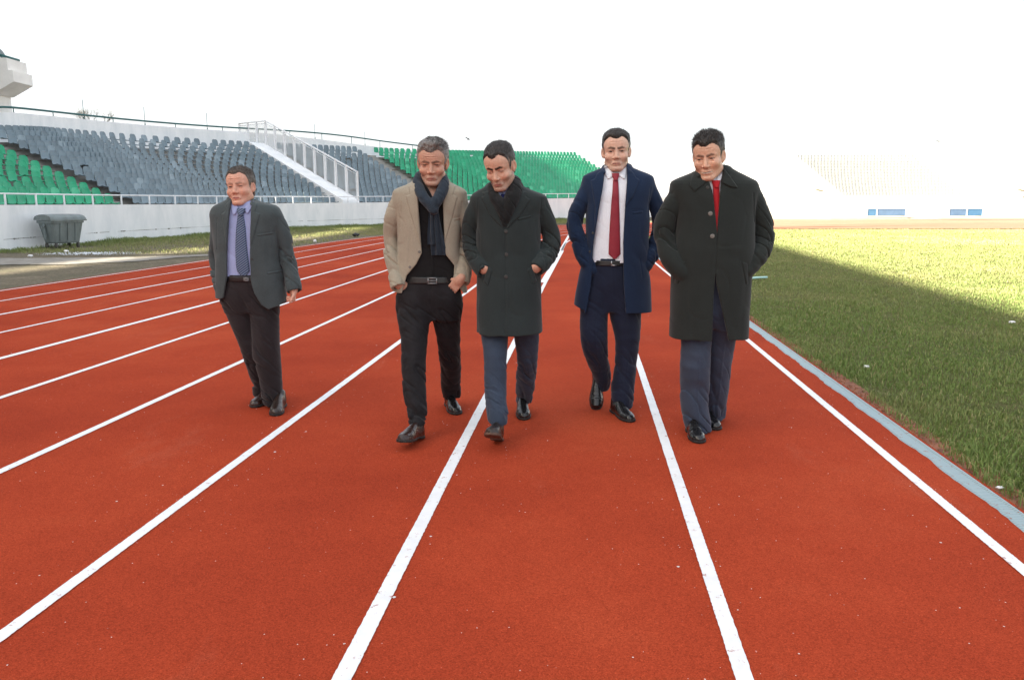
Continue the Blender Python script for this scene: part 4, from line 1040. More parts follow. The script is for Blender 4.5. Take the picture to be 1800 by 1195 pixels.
def euler(yaw, pitch, roll):
    """columns = head axes in world. yaw>0 turns the face (-y) towards +x, pitch>0 looks down, roll>0 leans the crown to +x"""
    cy, sy = math.cos(yaw), math.sin(yaw); cp, sp = math.cos(pitch), math.sin(pitch); c, s = math.cos(roll), math.sin(roll)
    Rz = np.array([[cy, -sy, 0], [sy, cy, 0], [0, 0, 1]]); Rx = np.array([[1, 0, 0], [0, cp, -sp], [0, sp, cp]]); Ry = np.array([[c, 0, s], [0, 1, 0], [-s, 0, c]])
    return (Rz @ Rx @ Ry).astype(f32)
# ------------------------------------------------------------------ materials for people
def attr_mat(name, rough=0.5, nscale=60.0, bs=0.15, bd=0.002, sss=0.0, spec=0.4, sheen=0.0):
    m, nt, b = mat_new(name); at = nt.nodes.new('ShaderNodeVertexColor'); at.layer_name = 'Col'; co = coords(nt)
    n = noise(nt, co, nscale, 4, 0.6); c = mix(nt, 1.0, at.outputs[0], ramp(nt, n, [(0.3, (0.88, 0.86, 0.86)), (0.7, (1.08, 1.08, 1.08))]), 'MULTIPLY')
    L(nt, c, b.inputs['Base Color']); b.inputs['Roughness'].default_value = rough; b.inputs['Specular IOR Level'].default_value = spec
    if sss: b.inputs['Subsurface Weight'].default_value = sss; b.inputs['Subsurface Radius'].default_value = (0.6, 0.25, 0.15); b.inputs['Subsurface Scale'].default_value = 0.012
    if sheen: b.inputs['Sheen Weight'].default_value = sheen
    bump(nt, n, b, bs, bd); return m
def cloth(name, col, rough=0.9, weave=420.0, bs=0.25, col2=None, stripe=None, sheen=0.15, var=0.12, blotch=7.0, spec=0.2):
    m, nt, b = mat_new(name); co = coords(nt)
    n1 = noise(nt, co, blotch, 4, 0.6); n2 = noise(nt, co, weave, 2, 0.6)
    c = ramp(nt, n1, [(0.3, tuple(x * (1 - var) for x in col)), (0.7, tuple(x * (1 + var) for x in col))])
    c = mix(nt, 0.7, c, ramp(nt, n2, [(0.3, (0.62, 0.62, 0.62)), (0.7, (1.4, 1.4, 1.4))]), 'MULTIPLY')
    if stripe:
        ang, per, wd, sc_ = stripe
        cs = coords(nt, 'Object', (1, 1, 1), (0, ang, 0)); wv = N(nt, 'ShaderNodeTexWave', Scale=1.0 / per / 1.0 * 0.314); wv.bands_direction = 'Z'; wv.wave_profile = 'SIN'
        L(nt, cs, wv.inputs['Vector']); c = mix(nt, ramp(nt, wv.outputs['Fac'], [(wd - 0.06, (0, 0, 0)), (wd + 0.06, (1, 1, 1))]), c, sc_)
    L(nt, c, b.inputs['Base Color']); b.inputs['Roughness'].default_value = rough; b.inputs['Sheen Weight'].default_value = sheen; b.inputs['Specular IOR Level'].default_value = spec
    bump(nt, n2, b, bs, 0.002); return m
def leather(name, col, rough=0.22):
    m, nt, b = mat_new(name); co = coords(nt); n1 = noise(nt, co, 30, 5, 0.6)
    L(nt, ramp(nt, n1, [(0.3, tuple(x * .7 for x in col)), (0.7, tuple(x * 1.3 for x in col))]), b.inputs['Base Color'])
    L(nt, ramp(nt, n1, [(0.3, (rough * 1.5,) * 3), (0.7, (rough * .8,) * 3)]), b.inputs['Roughness']); b.inputs['Specular IOR Level'].default_value = 0.6
    bump(nt, noise(nt, co, 160, 3), b, 0.12, 0.001); return m
M_skin = attr_mat('skin', 0.48, 90, 0.12, 0.001, 0.12, 0.35)
M_hair = attr_mat('hair', 0.55, 200, 0.4, 0.002, 0, 0.35)
M_sole = leather('dark_sole', (0.012, 0.011, 0.010), 0.6)
M_lace = cloth('shoe_lace', (0.012, 0.012, 0.012)); M_belt = leather('black_belt_leather', (0.012, 0.012, 0.013), 0.35)
M_metal = simple('polished_buckle', (0.55, 0.55, 0.56), 0.3, 0.9, 0.05); M_dmetal = simple('dull_buckle', (0.25, 0.26, 0.27), 0.4, 0.7, 0.05)
def eye_mat():
    m, nt, b = mat_new('eye_white'); b.inputs['Base Color'].default_value = (0.30, 0.26, 0.24, 1); b.inputs['Roughness'].default_value = 0.25; return m
def flat_mat(name, col, r=0.3):
    m, nt, b = mat_new(name); b.inputs['Base Color'].default_value = (*col, 1); b.inputs['Roughness'].default_value = r; return m
M_eye = eye_mat(); M_iris = flat_mat('brown_iris', (0.035, 0.022, 0.015), 0.15); M_button_d = flat_mat('dark_button', (0.035, 0.035, 0.035), 0.3); M_button_l = flat_mat('horn_button', (0.17, 0.16, 0.15), 0.25)

# ------------------------------------------------------------------ head in its own space: origin between the eyes, face towards -y
def fold(Q): q = Q.copy(); q[:, 0] = np.abs(q[:, 0]); return q
def head_sdf(Q, o):
    jw = o.get('jaw', 1.0); op = o.get('open', 0.0035); sm = o.get('smile', 0.0); F_ = fold(Q)
    d = ell(Q, (0, .018, .035), (.077, .098, .086)); d = smin(d, ell(Q, (0, -.030, .040), (.0665, .058, .062)), .02)
    d = smin(d, ell(Q, (0, -.018, -.035), (.0625 * jw, .068, .080)), .02)
    d = smin(d, rcone(F_, (.0475 * jw, .002, -.066), (.020, -.066, -.101), .0175, .016), .024)
    d = smin(d, ell(Q, (0, -.073, -.100), (.024, .019, .017)), .015)
    d = smin(d, ell(F_, (.040, -.054, -.033 + sm * .005), (.023, .025 + sm * .005, .020 + sm * .002)), .02)
    d = smin(d, rcone(F_, (.012, -.0765, .0185 + o.get('browz', 0)), (.044, -.0625, .0205 + o.get('browz', 0)), .0112, .0100), .012)
    d = smax(d, -ell(F_, (.031, -.0945, .000), (.0225, .0185, .0125)), .010)
    ez = -.0005 + o.get('lidz', 0)
    lid = ell(F_, (.031, -.0670, .0005), (.0152, .0134, .0126)); slit = ell(F_, (.0315, -.0800, ez), (.0145, .010, op))
    d = smin(d, lid, .004); d = smin(d, rcone(F_, (.018, -.0755, .0075), (.043, -.0695, .0065), .0035, .0030), .006)      # fold of the upper lid
    d = smax(d, -slit, .0012)
    nl = o.get('nose', 1.0)
    d = smin(d, rcone(Q, (0, -.0785, .010), (0, -.0800 - .018 * nl, -.0345), .0066, .0108), .012)
    d = smin(d, ell(F_, (.0128, -.0905, -.0395), (.0090, .0105, .0080)), .006)
    d = smax(d, -sphere(F_, (.0070, -.0985, -.0490), .0036), .003)
    mw = .0245 + sm * .006; up = sm * .004
    d = smin(d, ell(Q, (0, -.0790, -.0700), (.030, .0125, .016)), .010)                                                 # muzzle
    d = smin(d, rcone(F_, (.002, -.0880, -.0662), (mw, -.0755, -.0690 + up), .0052, .0024), .004)
    d = smin(d, rcone(F_, (0, -.0870, -.0762), (mw * .85, -.0765, -.0745 + up), .0062, .0026), .004)
    d = smax(d, -rcone(F_, (0, -.0950, -.0712), (mw, -.0805, -.0708 + up), .0018 + sm * .0016, .0012), .0015)
    d = smax(d, -rcone(F_, (.0190, -.0935, -.043), (.0335, -.0785, -.074), .0030 + sm * .0012 + o.get('naso', 0), .0022), .006)
    d = smax(d, -rcone(F_, (0, -.0945, -.0885), (.012, -.0900, -.0875), .004, .003), .006)
    d = smax(d, -rcone(F_, (.018, -.0860, -.013), (.038, -.0780, -.0155), .0022, .0016), .006)                          # bag below the eye
    if o.get('frown'): d = smax(d, -rcone(F_, (.0055, -.0935, .012), (.006, -.0935, .026), .0022, .0016), .004)
    for zf in o.get('lines', ()): d = smax(d, -rcone(F_, (0, -.0905, zf), (.035, -.0790, zf + .002), .0016, .0014), .003)
    F2 = F_ - np.array([.0775, .012, -.006], f32); a = 0.38; ca, sa = math.cos(a), math.sin(a)
    E = np.stack([F2[:, 0] * ca - F2[:, 1] * sa, F2[:, 0] * sa + F2[:, 1] * ca, F2[:, 2]], 1)
    ear = ell(E, (-.001, 0, .002), (.0065, .0175, .0285)); ear = smax(ear, -ell(E, (.0065, -.003, .003), (.0065, .0105, .0180)), .003)
    ear = smin(ear, ell(E, (-.002, -.010, -.022), (.006, .009, .011)), .006)
    return smin(d, ear, .006)
def hair_zl(Q, o):
    X = np.abs(Q[:, 0]); hl = o.get('hairline', .070)
    zl = np.interp(Q[:, 1], [-.10, -.062, -.050, -.040, -.030, -.016, -.010, .026, .034, .06, .12], [hl, hl, hl - .012, .030, -.004, -.022, .022, .020, -.045, -.085, -.085])
    fr = np.clip((-.045 - Q[:, 1]) / .02, 0, 1)
    zl = zl + fr * (o.get('recess', .010) * np.exp(-((X - .036) / .016) ** 2) - o.get('peak', .006) * np.exp(-(X / .016) ** 2)) + .0022 * vn(Q, (260, 260, 40), 5)
    return zl
def hair_sdf(Q, o):
    tt, ts = o.get('top', .012), o.get('side', .004); s = np.clip((Q[:, 2] - .045) / .06, 0, 1); s = s * s * (3 - 2 * s)
    g = np.clip((Q[:, 2] - hair_zl(Q, o)) / .020, 0, 1); th = -.0005 + (ts + (tt - ts) * s + .0005) * g ** .6
    d = np.minimum(ell(Q, (0, .020, .037), (.078, .100, .087)), ell(Q, (0, -.028, .042), (.0680, .061, .064)))
    d = smin(d, ell(Q, (0, .03, -.02), (.066, .080, .07)), .01) - th
    qf = o.get('quiff', 0.0)
    if qf: d = smin(d, ell(Q, (0.006, -.045, .112), (.048, .040, .020 * qf)), .018)
    nz = .35 * vn(Q, (330, 60, 120), 1) + .65 * vn(Q, (110, 35, 60), 2); d = d - (.0022 + .004 * o.get('messy', 0.4) * s) * nz
    return smax(d, -(Q[:, 2] - hair_zl(Q, o)) * .75, .004)
def hand_sdf(P, wrist, R, s=1.0, curl=0.6, thumb=1):
    """R columns: x across the palm (thumb side = +x*thumb), y = palm normal (palm faces -y), z = up the arm"""
    Q = ((P - A3(wrist)) @ R) / s
    d = boxd(Q, (0, 0, -.052), (.040, .0135, .046), .013); d = smin(d, rcone(Q, (0, 0, .02), (0, 0, -.02), .030, .028), .02)
    for k, (x, l) in enumerate(((-.030, .034), (-.0105, .040), (.0105, .043), (.030, .038))):
        x *= -thumb; p = np.array([x, 0, -.094]); a = 0.15; pts = [p]; 
        for j in range(3):
            a += curl * (0.9 if j == 0 else 1.0); l_ = l * (1.0, .68, .5)[j]; p = p + np.array([0, -math.sin(a) * l_, -math.cos(a) * l_]); pts.append(p)
        d = smin(d, tube(Q, pts, [.0094, .0088, .0080, .0070], .003), .005)
    t0 = np.array([.030 * thumb, -.006, -.030]); t1 = t0 + np.array([.024 * thumb, -.018, -.030]); t2 = t1 + np.array([.004 * thumb, -.014, -.030]); t3 = t2 + np.array([-.006 * thumb, -.008, -.020])
    d = smin(d, tube(Q, [t0, t1, t2, t3], [.015, .0115, .0100, .0080], .004), .010)
    return d * s
# ------------------------------------------------------------------ shoes
def shoe_up(Q):
    u, v, w_ = Q[:, 0], np.abs(Q[:, 1] - 0.006 * np.clip((Q[:, 0] - .08) / .1, 0, 1)), Q[:, 2]
    hw = np.interp(u, [-.072, -.066, -.05, -.02, .04, .10, .145, .185, .205, .216], [.004, .020, .030, .034, .031, .040, .044, .037, .024, .004])
    h = np.interp(u, [-.074, -.060, -.03, .02, .05, .09, .13, .17, .20, .218], [.030, .070, .082, .085, .078, .060, .046, .040, .033, .012])
    k = ((v / hw) ** 2.5 + (np.maximum(w_ - .010, 0) / h) ** 2.3) ** (1 / 2.4); d = (k - 1) * np.minimum(hw, h)
    d = np.maximum(d, np.maximum(u - .216, -.072 - u)); d = smax(d, -(w_ - .010), .003); d = smin(d, rcone(Q, (-.018, 0, .05), (-.024, 0, .085), .033, .032), .015)
    d = d + .0018 * np.exp(-((u - .150) / .0022) ** 2) - .0012 * np.exp(-((u - .157) / .003) ** 2)
    d = d - 0.0016 * folds(Q, (60, 12, 12), seed=4) * np.exp(-((u - .105) / .022) ** 2)
    return d
def sole_sdf(Q):
    u, v, w_ = Q[:, 0], np.abs(Q[:, 1] - 0.006 * np.clip((Q[:, 0] - .08) / .1, 0, 1)), Q[:, 2]
    hw = np.interp(u, [-.078, -.070, -.05, -.02, .04, .10, .145, .185, .207, .221], [.001, .023, .034, .037, .033, .043, .047, .041, .028, .001])
    d = np.maximum(np.maximum(v - hw, np.maximum(u - .2205, -.0775 - u)), np.maximum(w_ - .014, -w_)); return np.maximum(d, -np.maximum(np.maximum(u - .062, .010 - u), w_ - .006) )
def shoe_frame(yaw, pitch, roll=0.0):
    f = np.array([math.sin(yaw) * math.cos(pitch), -math.cos(yaw) * math.cos(pitch), math.sin(pitch)]); l = np.cross([0, 0, 1.0], f); l /= np.linalg.norm(l); u = np.cross(f, l)
    if roll: l, u = l * math.cos(roll) + u * math.sin(roll), u * math.cos(roll) - l * math.sin(roll)
    return np.stack([f, l, u], 1).astype(f32)

# ------------------------------------------------------------------ a person assembled from pixel measurements turned into metres
class Person:
    def __init__(s, Y0): s.Y0 = Y0; s.jobs = []
    def p(s, px, py, dy=0.0): return np.array(wl(px, py, s.Y0 + dy))
    def r(s, wpx, px, py, dy=0.0): return 0.5 * wpx * pxs(px, py, s.Y0 + dy)
    def f(s, px, py): q = wl(px, py, s.Y0 - 0.12); return (q.x, q.z)
    def poly(s, pts): return [s.f(*q) for q in pts]
    def loft(s, rows, dep, n=2.4):
        out = []; dp = np.array(dep, float)
        for r in rows:
            py, Lx, Rx = r[:3]; dy = r[3] if len(r) > 3 else 0.0; a, b_ = s.p(Lx, py, dy), s.p(Rx, py, dy)
            rf = np.interp(py, dp[:, 0], dp[:, 1]); rb = np.interp(py, dp[:, 0], dp[:, 2])
            out.append((a[2], (a[0] + b_[0]) / 2, (b_[0] - a[0]) / 2, s.Y0 + dy, rf, rb))
        return Loft(out, n)
    def limb(s, pts, m=14):
        q = [np.append(s.p(px, py, dy), s.r(w, px, py, dy)) for px, py, dy, w in pts]; q = cr(q, m); return [x[:3] for x in q], [x[3] for x in q]
def mesh_box(fn, lo, hi, step, fine=((), (), ()), sf=None, newton=True, blk=6):
    ax = [axis(lo[i], hi[i], fine[i], sf or step, step) for i in range(3)]
    return surface_nets(fn, *ax, newton=newton, blk=blk)
def bounds(pts, pad): a = np.array(pts); return a.min(0) - pad, a.max(0) + pad
def strip_geo(P, rows, fn, off, thick=0.005, nc=9, nr=40, bulge=0.004, wob=None, y0=-0.5, y1=0.25):
    r = np.array(rows, float); t = np.linspace(0, 1, nr); k = np.linspace(0, 1, len(r)); py = np.interp(t, k, r[:, 0]); Lx = np.interp(t, k, r[:, 1]); Rx = np.interp(t, k, r[:, 2])
    u = np.linspace(-1, 1, nc); X = np.zeros((nr, nc)); Z = np.zeros((nr, nc))
    for i in range(nr):
        for j in range(nc):
            a = Lx[i] + (Rx[i] - Lx[i]) * (u[j] + 1) / 2; pyy = py[i] + (r[0, 3] * abs(u[j]) if r.shape[1] > 3 else 0); X[i, j], Z[i, j] = P.f(a, pyy)
    Y = front_y(fn, X.ravel(), Z.ravel(), P.Y0 + y0, P.Y0 + y1, 90).reshape(nr, nc)
    Y = (Y + np.roll(Y, 1, 1) + np.roll(Y, -1, 1)) / 3 if nc > 3 else Y
    Yf = Y - off - bulge * (1 - u[None, :] ** 2)
    if wob is not None: Yf = Yf - wob(t[:, None], u[None, :])
    V = np.concatenate([np.stack([X, Yf, Z], -1).reshape(-1, 3), np.stack([X, Yf + thick + off * .7, Z], -1).reshape(-1, 3)]); n = nr * nc; Q = []
    for i in range(nr - 1):
        for j in range(nc - 1):
            a = i * nc + j; Q.append((a, a + nc, a + nc + 1, a + 1)); Q.append((a + n, a + 1 + n, a + nc + 1 + n, a + nc + n))
    ed = [j for j in range(nc)] + [i * nc + nc - 1 for i in range(1, nr)] + [(nr - 1) * nc + j for j in range(nc - 2, -1, -1)] + [i * nc for i in range(nr - 2, 0, -1)]
    for i in range(len(ed)): a, b_ = ed[i], ed[(i + 1) % len(ed)]; Q.append((a, b_, b_ + n, a + n))
    return V, np.array(Q)
def hair_blades(V, C, R, s3, o, seed):
    """short strands standing on the hair surface V (world); C,R,s3 head frame"""
    r = np.random.RandomState(seed); n = int(o.get('strands', 5000) * 2.6); i = r.randint(0, len(V), n); W_ = V[i]; Q = ((W_ - C) @ R) / s3
    nr_ = Q - np.array([0, .02, .02]); nr_ = nr_ / np.linalg.norm(nr_, axis=1)[:, None]; top = np.clip((Q[:, 2] - .04) / .06, 0, 1)[:, None]
    flow = top * np.array([o.get('part', 0.1), .8, .25]) + (1 - top) * np.array([0, .45, -.8]); lift = o.get('lift', .35)
    d = flow * (1 - lift) + nr_ * lift * (0.3 + top) + r.normal(0, .15 + .15 * o.get('messy', .4), (n, 3)); d /= np.linalg.norm(d, axis=1)[:, None]
    ln = (o.get('len', .014) * (0.35 + .65 * top[:, 0]) * (0.6 + .7 * r.rand(n)))[:, None]; sd = np.cross(d, nr_); sd /= np.linalg.norm(sd, axis=1)[:, None] + 1e-6; wd = .0006
    b0 = Q - nr_ * .002; A = np.stack([b0 - sd * wd, b0 + sd * wd, b0 + d * ln * .6 + nr_ * .001 + sd * wd * .6, b0 + d * ln * .6 - sd * wd * .6, b0 + d * ln], 1)
    A = (A.reshape(-1, 3) * s3) @ R.T + C; i0 = np.arange(n)[:, None] * 5
    T = np.concatenate([i0 + np.array([[0, 1, 2]]), i0 + np.array([[0, 2, 3]]), i0 + np.array([[3, 2, 4]])])
    g = o.get('grey', 0.2); side = np.clip((np.abs(Q[:, 0]) - .03) / .04, 0, 1) * (Q[:, 2] < .075); pg = np.clip(g + o.get('greyside', 0.3) * side, 0, 1)
    c1, c2 = np.array(o['haircol']), np.array(o.get('greycol', (.30, .29, .28))); m = (r.rand(n) < pg)[:, None] * r.uniform(.4, 1, (n, 1)); c = c1 * (0.6 + .8 * r.rand(n, 1)) * (1 - m) + c2 * m
    return A, T, np.repeat(c, 5, 0)
def hair_col(V, C, R, s3, o):
    Q = ((V - C) @ R) / s3; side = np.clip((np.abs(Q[:, 0]) - .03) / .04, 0, 1) * (Q[:, 2] < .075); g = np.clip(o.get('grey', .2) + o.get('greyside', .3) * side, 0, 1)
    nz = vn(Q.astype(f32), (260, 50, 90), 9); g = np.clip(g + (.08 + .5 * g) * nz, 0, 1)[:, None] * .8
    return np.array(o['haircol']) * (1 - g) + np.array(o.get('greycol', (.30, .29, .28))) * g
def skin_col(V, C, R, s3, o, hands=()):
    Q = (((V - C) @ R) / s3).astype(f32); F_ = fold(Q); n = len(V); base = np.array(o.get('skin', (.44, .25, .17))); c = np.tile(base, (n, 1)).astype(float)
    def mixc(m, col):
        m = np.clip(m, 0, 1)[:, None]; c[:] = c * (1 - m) + np.array(col) * m
    red = base * np.array([1.0, .76, .70])
    mixc(.28 * np.exp(-(np.linalg.norm((F_ - np.array([.042, -.07, -.03], f32)) / np.array([.022, .04, .02], f32), axis=1)) ** 2), red)
    mixc(.35 * np.exp(-(np.linalg.norm((Q - np.array([0, -.105, -.038], f32)) / .014, axis=1)) ** 2), red)
    mixc(.45 * (np.abs(F_[:, 0]) > .078) * (np.abs(Q[:, 2]) < .05), red)
    st = o.get('stubble', 0.0)
    if st:
        m = np.clip((-.040 - Q[:, 2] + .35 * np.clip(F_[:, 0] - .03, 0, .05)) / .015, 0, 1) * (Q[:, 2] > -.14) * (Q[:, 1] < .03)
        mixc(st * m * (.8 + .3 * vn(Q, (300, 300, 300), 3)), o.get('stubcol', (.22, .17, .14)))
    sm = o.get('smile', 0); mw = .0245 + sm * .006; up = sm * .004
    xx = np.clip(F_[:, 0] / mw, 0, 1.3); zl_ = -.0712 + (.0006 + up) * xx ** 2; dz = Q[:, 2] - zl_; fr = (Q[:, 1] < -.068)
    hl_ = np.where(dz > 0, .0068 * (1 - xx ** 2.2) * (1 - .18 * np.exp(-(F_[:, 0] / .004) ** 2)), .0092 * (1 - xx ** 2)); mixc(np.clip((hl_ - np.abs(dz)) / .0016, 0, 1) * fr * .8, o.get('lipcol', (.36, .13, .10)))
    gh = .0016 + .0018 * (sm > .6); mixc(np.clip((gh * (1 - xx ** 4) + .0004 - np.abs(dz)) / .0012, 0, 1) * fr * (xx < 1.05) * .8, (.46, .42, .36) if sm > .6 else (.10, .035, .03))
    if sm > .6: mixc(np.clip(1 - np.abs(np.abs(dz) - gh) / .0009, 0, 1) * fr * (xx < 1.1) * .7, (.14, .05, .04))
    bz = o.get('browz', 0); ba = o.get('browa', 0.0)
    br = np.minimum(rcone(F_, (.011, -.088, .0185 + bz - ba), (.031, -.083, .0235 + bz), .0040, .0036), rcone(F_, (.031, -.083, .0235 + bz), (.048, -.066, .0190 + bz), .0036, .0018))
    mixc((np.clip(1 - (br - .0012) / .0030, 0, 1)) * (.95 + .25 * vn(Q, (300, 150, 200), 6)) * o.get('brow', .85), o.get('browcol', (.035, .028, .022)))
    ez = -.0005 + o.get('lidz', 0); op = o.get('open', .0035); ue = ell(F_, (.0315, -.0800, ez + .0008), (.0160, .012, op + .0008))
    mixc(np.clip(1 - np.abs(ue) / .0016, 0, 1) * (Q[:, 2] > ez - .0005) * .95 * (Q[:, 1] < -.06), (.025, .016, .013))
    mixc(np.clip(1 - np.abs(ue) / .0014, 0, 1) * (Q[:, 2] <= ez - .0005) * .45 * (Q[:, 1] < -.06), (.12, .06, .05))
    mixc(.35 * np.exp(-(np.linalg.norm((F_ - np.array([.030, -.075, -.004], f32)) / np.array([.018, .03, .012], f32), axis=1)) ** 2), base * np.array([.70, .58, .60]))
    mixc((Q[:, 2] > hair_zl(Q, o)) * (F_[:, 0] < .079) * (Q[:, 2] < .2) * .75, np.array(o['haircol']) * 1.2 + .02)
    return c
# ------------------------------------------------------------------ the five men
def build_person(D):
    """computes every mesh of one man (pure numpy); returns a list of (path, V, faces, colours, material, origin hint)"""
    Y0 = D['Y0']; P = Person(Y0); out = []; h = D['head']; o = h['o']
    # --- head frame
    R = euler(h.get('yaw', 0), h.get('pitch', 0), h.get('roll', 0)); s3 = np.array(h.get('s', (1.03, 1.05, 1.10)), f32); mins = float(s3.min())
    # the measured pixel is the point between the eyes on the face surface (local y -.085)
    E = P.p(*h['eye']); C = E - (R @ (np.array([0, -.085, 0]) * s3)); C = C.astype(f32)
    tol = lambda q: ((q - C) @ R) / s3
    # --- garment base shapes
    torso = P.loft(D['torso'], D['dep'], D.get('n', 2.5))
    arms = [P.limb(a, 16) for a in D['arms']]
    feet = []
    for sh in D['shoes']:
        Rs = shoe_frame(math.radians(sh['yaw']), math.radians(sh.get('pitch', 0)), math.radians(sh.get('roll', 0))); k = sh.get('k', 1.08)
        g = np.array(gp(*sh['at'], sh.get('z', 0.0))); loc = np.array([.205, 0, 0]) if sh.get('ref', 'toe') == 'toe' else np.array([-.068, 0, 0])
        g[2] += 0.002; feet.append((g - Rs @ (loc * k), Rs, k))
    LG = []
    for l, (o_, Rs, k) in zip(D['legs'], feet):
        a = o_ + Rs @ np.array([-.022, 0, .08]) * k; de = a[1] - Y0; p0, p1 = l[0][1], l[-1][1]
        LG.append([(px, py, de * ((py - p0) / (p1 - p0)) ** 1.4 + ex, w_) for px, py, ex, w_ in l])
    legs = [P.limb(l, 16) for l in LG]
    hips = P.loft(D['hips'], D['hdep'], 2.3)
    zf = lambda py, dy=-.12: float(P.p(900, py, dy)[2])
    # --- hands
    hands = []
    for a, hd in zip(arms, D['hands']):
        wr = P.p(*hd['wrist']); tip = P.p(*hd['tip']); z = wr - tip; z = z / np.linalg.norm(z); n = np.array(hd.get('n', (0, -1, 0)), float); x = np.cross(-n, z); x /= np.linalg.norm(x); y = np.cross(z, x)
        hands.append((wr, np.stack([x, y, z], 1).astype(f32), hd.get('s', 1.0), hd.get('curl', .6), hd.get('thumb', 1)))
    neck0 = C + R @ (np.array([0, .034, -.055]) * s3); neck1 = np.array([*P.p(*D['neck'])])
    def body(q):
        d = head_sdf(tol(q), o) * mins
        d = smin(d, rcone(q, neck0, neck1, .058, .063), .025)
        if D.get('throat'): d = smin(d, rcone(q, neck1, P.p(*D['throat']), .055, .03), .02)
        b = torso(q, -.055, zt=torso.z1 - .05, zb=hips.z1 - .03); b = smin(b, hips(q, -.045), .03)
        for pts, rs in arms: b = smin(b, tube(q, pts[:-1], [r * .55 for r in rs[:-1]]), .02)
        for (pts, rs), sh in zip(legs, D['shoes']): b = smin(b, tube(q, pts, [max(.026, r * .55) for r in rs]), .02)
        d = smin(d, b, .03)
        for (w_, Rh, s_, cu, th), (pts, rs) in zip(hands, arms):
            d = smin(d, smin(hand_sdf(q, w_, Rh, s_, cu, th), rcone(q, w_, pts[-3], .023, .025), .02), .015)
        return d
    def body2(q):
        d = body(q)
        for (o_, Rs, k), (pts, rs) in zip(feet, legs):
            a = o_ + Rs @ np.array([-.02, 0, .05]) * k; b = o_ + Rs @ np.array([.15, 0, .025]) * k; d = smin(d, smin(rcone(q, a, b, .024, .016), rcone(q, pts[-1] + [0, 0, .02], a, .026, .022), .01), .01)
        return d
    allp = [C + [0, 0, .16]] + [f[0] for f in feet] + [p_ for a in arms for p_ in a[0]] + [p_ for a in legs for p_ in a[0]] + [f[0] + f[1] @ np.array([.2, 0, 0]) for f in feet] + [f[0] + f[1] @ np.array([-.08, 0, 0]) for f in feet]
    lo, hi = bounds(allp, .09); hi[1] = max(hi[1], C[1] + .17); lo[1] = min(lo[1], C[1] - .17)
    fx = [(C[0] - .125, C[0] + .125)]; fy = [(C[1] - .155, C[1] + .14)]; fz = [(C[2] - .175, C[2] + .155)]
    for w_, *_ in hands:
        fx.append((w_[0] - .09, w_[0] + .09)); fz.append((w_[2] - .20, w_[2] + .05)); fy.append((w_[1] - .09, w_[1] + .09))
    V, Q = mesh_box(body2, lo, hi, .011, (fx, fy, fz), .0026)
    sk = skin_col(V, C, R, s3, o); sk[V[:, 2] < .36] = (.012, .012, .015)      # dark socks
    out.append(('person', None, V, Q, sk, M_skin, True))
    # --- hair
    hs = lambda q: hair_sdf(tol(q), o) * mins
    V, Q = mesh_box(hs, C - .155, C + np.array([.155, .17, .20]), .0032); T = np.concatenate([Q[:, [0, 1, 2]], Q[:, [0, 2, 3]]]); cc = hair_col(V, C, R, s3, o)
    A, T2, c2 = hair_blades(V, C, R, s3, o, D['seed']); out.append(('hair', 'person', np.concatenate([V, A]), np.concatenate([T, T2 + len(V)]), np.concatenate([cc, c2]), M_hair, True))
    # --- eyes
    for sx in (-1, 1):
        c = np.array([.031 * sx, -.0668, .0003]); g = np.array(o.get('gaze', (0, 0)), float); Vv, Ff, mi = [], [], []
        dirv = np.array([math.sin(g[0]), -math.cos(g[0]) * math.cos(g[1]), math.sin(g[1])]); up = np.array([0, 0, 1.0]); xr = np.cross(up, dirv); xr /= np.linalg.norm(xr); ur = np.cross(dirv, xr); nr, ns = 10, 16
        for i in range(nr + 1):
            a = math.pi * i / nr * .62
            for j in range(ns): b = 2 * math.pi * j / ns; v = c + .0124 * (dirv * math.cos(a) + (xr * math.cos(b) + ur * math.sin(b)) * math.sin(a)); Vv.append(C + R @ (v * s3))
        for i in range(nr):
            for j in range(ns): Ff.append((i * ns + j, i * ns + (j + 1) % ns, (i + 1) * ns + (j + 1) % ns, (i + 1) * ns + j)); mi.append(1 if i < 4 else 0)
        out.append(('eye', 'person', np.array(Vv), np.array(Ff), None, (M_eye, M_iris, mi), True))
    # --- shoes
    for (o_, Rs, k), sh in zip(feet, D['shoes']):
        lc = lambda q: ((q - o_.astype(f32)) @ Rs) / k
        pts = [o_ + Rs @ (np.array(v) * k) for v in ((-.08, -.05, 0), (.22, .05, 0), (-.03, 0, .15), (.2, -.05, .05))]; l2, h2 = bounds(pts, .03)
        V, Q = mesh_box(lambda q: shoe_up(lc(q)) * k, l2, h2, .0038); out.append(('shoe', 'person', V, Q, None, sh['mat'], True)); sid = len(out) - 1
        V, Q = mesh_box(lambda q: sole_sdf(lc(q)) * k, l2, h2, .0036); out.append(('sole', sid, V, Q, None, sh.get('sole', M_sole), False))
        if sh.get('laces', True):
            b = MB()
            for t_ in range(4):
                u = .040 + .018 * t_; hh = float(np.interp(u, [.02, .05, .09, .13], [.097, .089, .071, .057])); w2 = .017
                b.tube([o_ + Rs @ (np.array(v) * k) for v in ((u - .004, -w2, hh - .010), (u, 0, hh + .0015), (u + .004, w2, hh - .010))], .0022, 5)
            out.append(('laces', sid, np.array(b.v), b.f, None, M_lace, True))
    # --- trousers
    Tz = [P.p(l[-1][0], hm, l[-1][2])[2] for l, hm in zip(LG, D['hems'])]
    tf = D.get('tfold', 1.0)
    waist = zf(D['waist'])
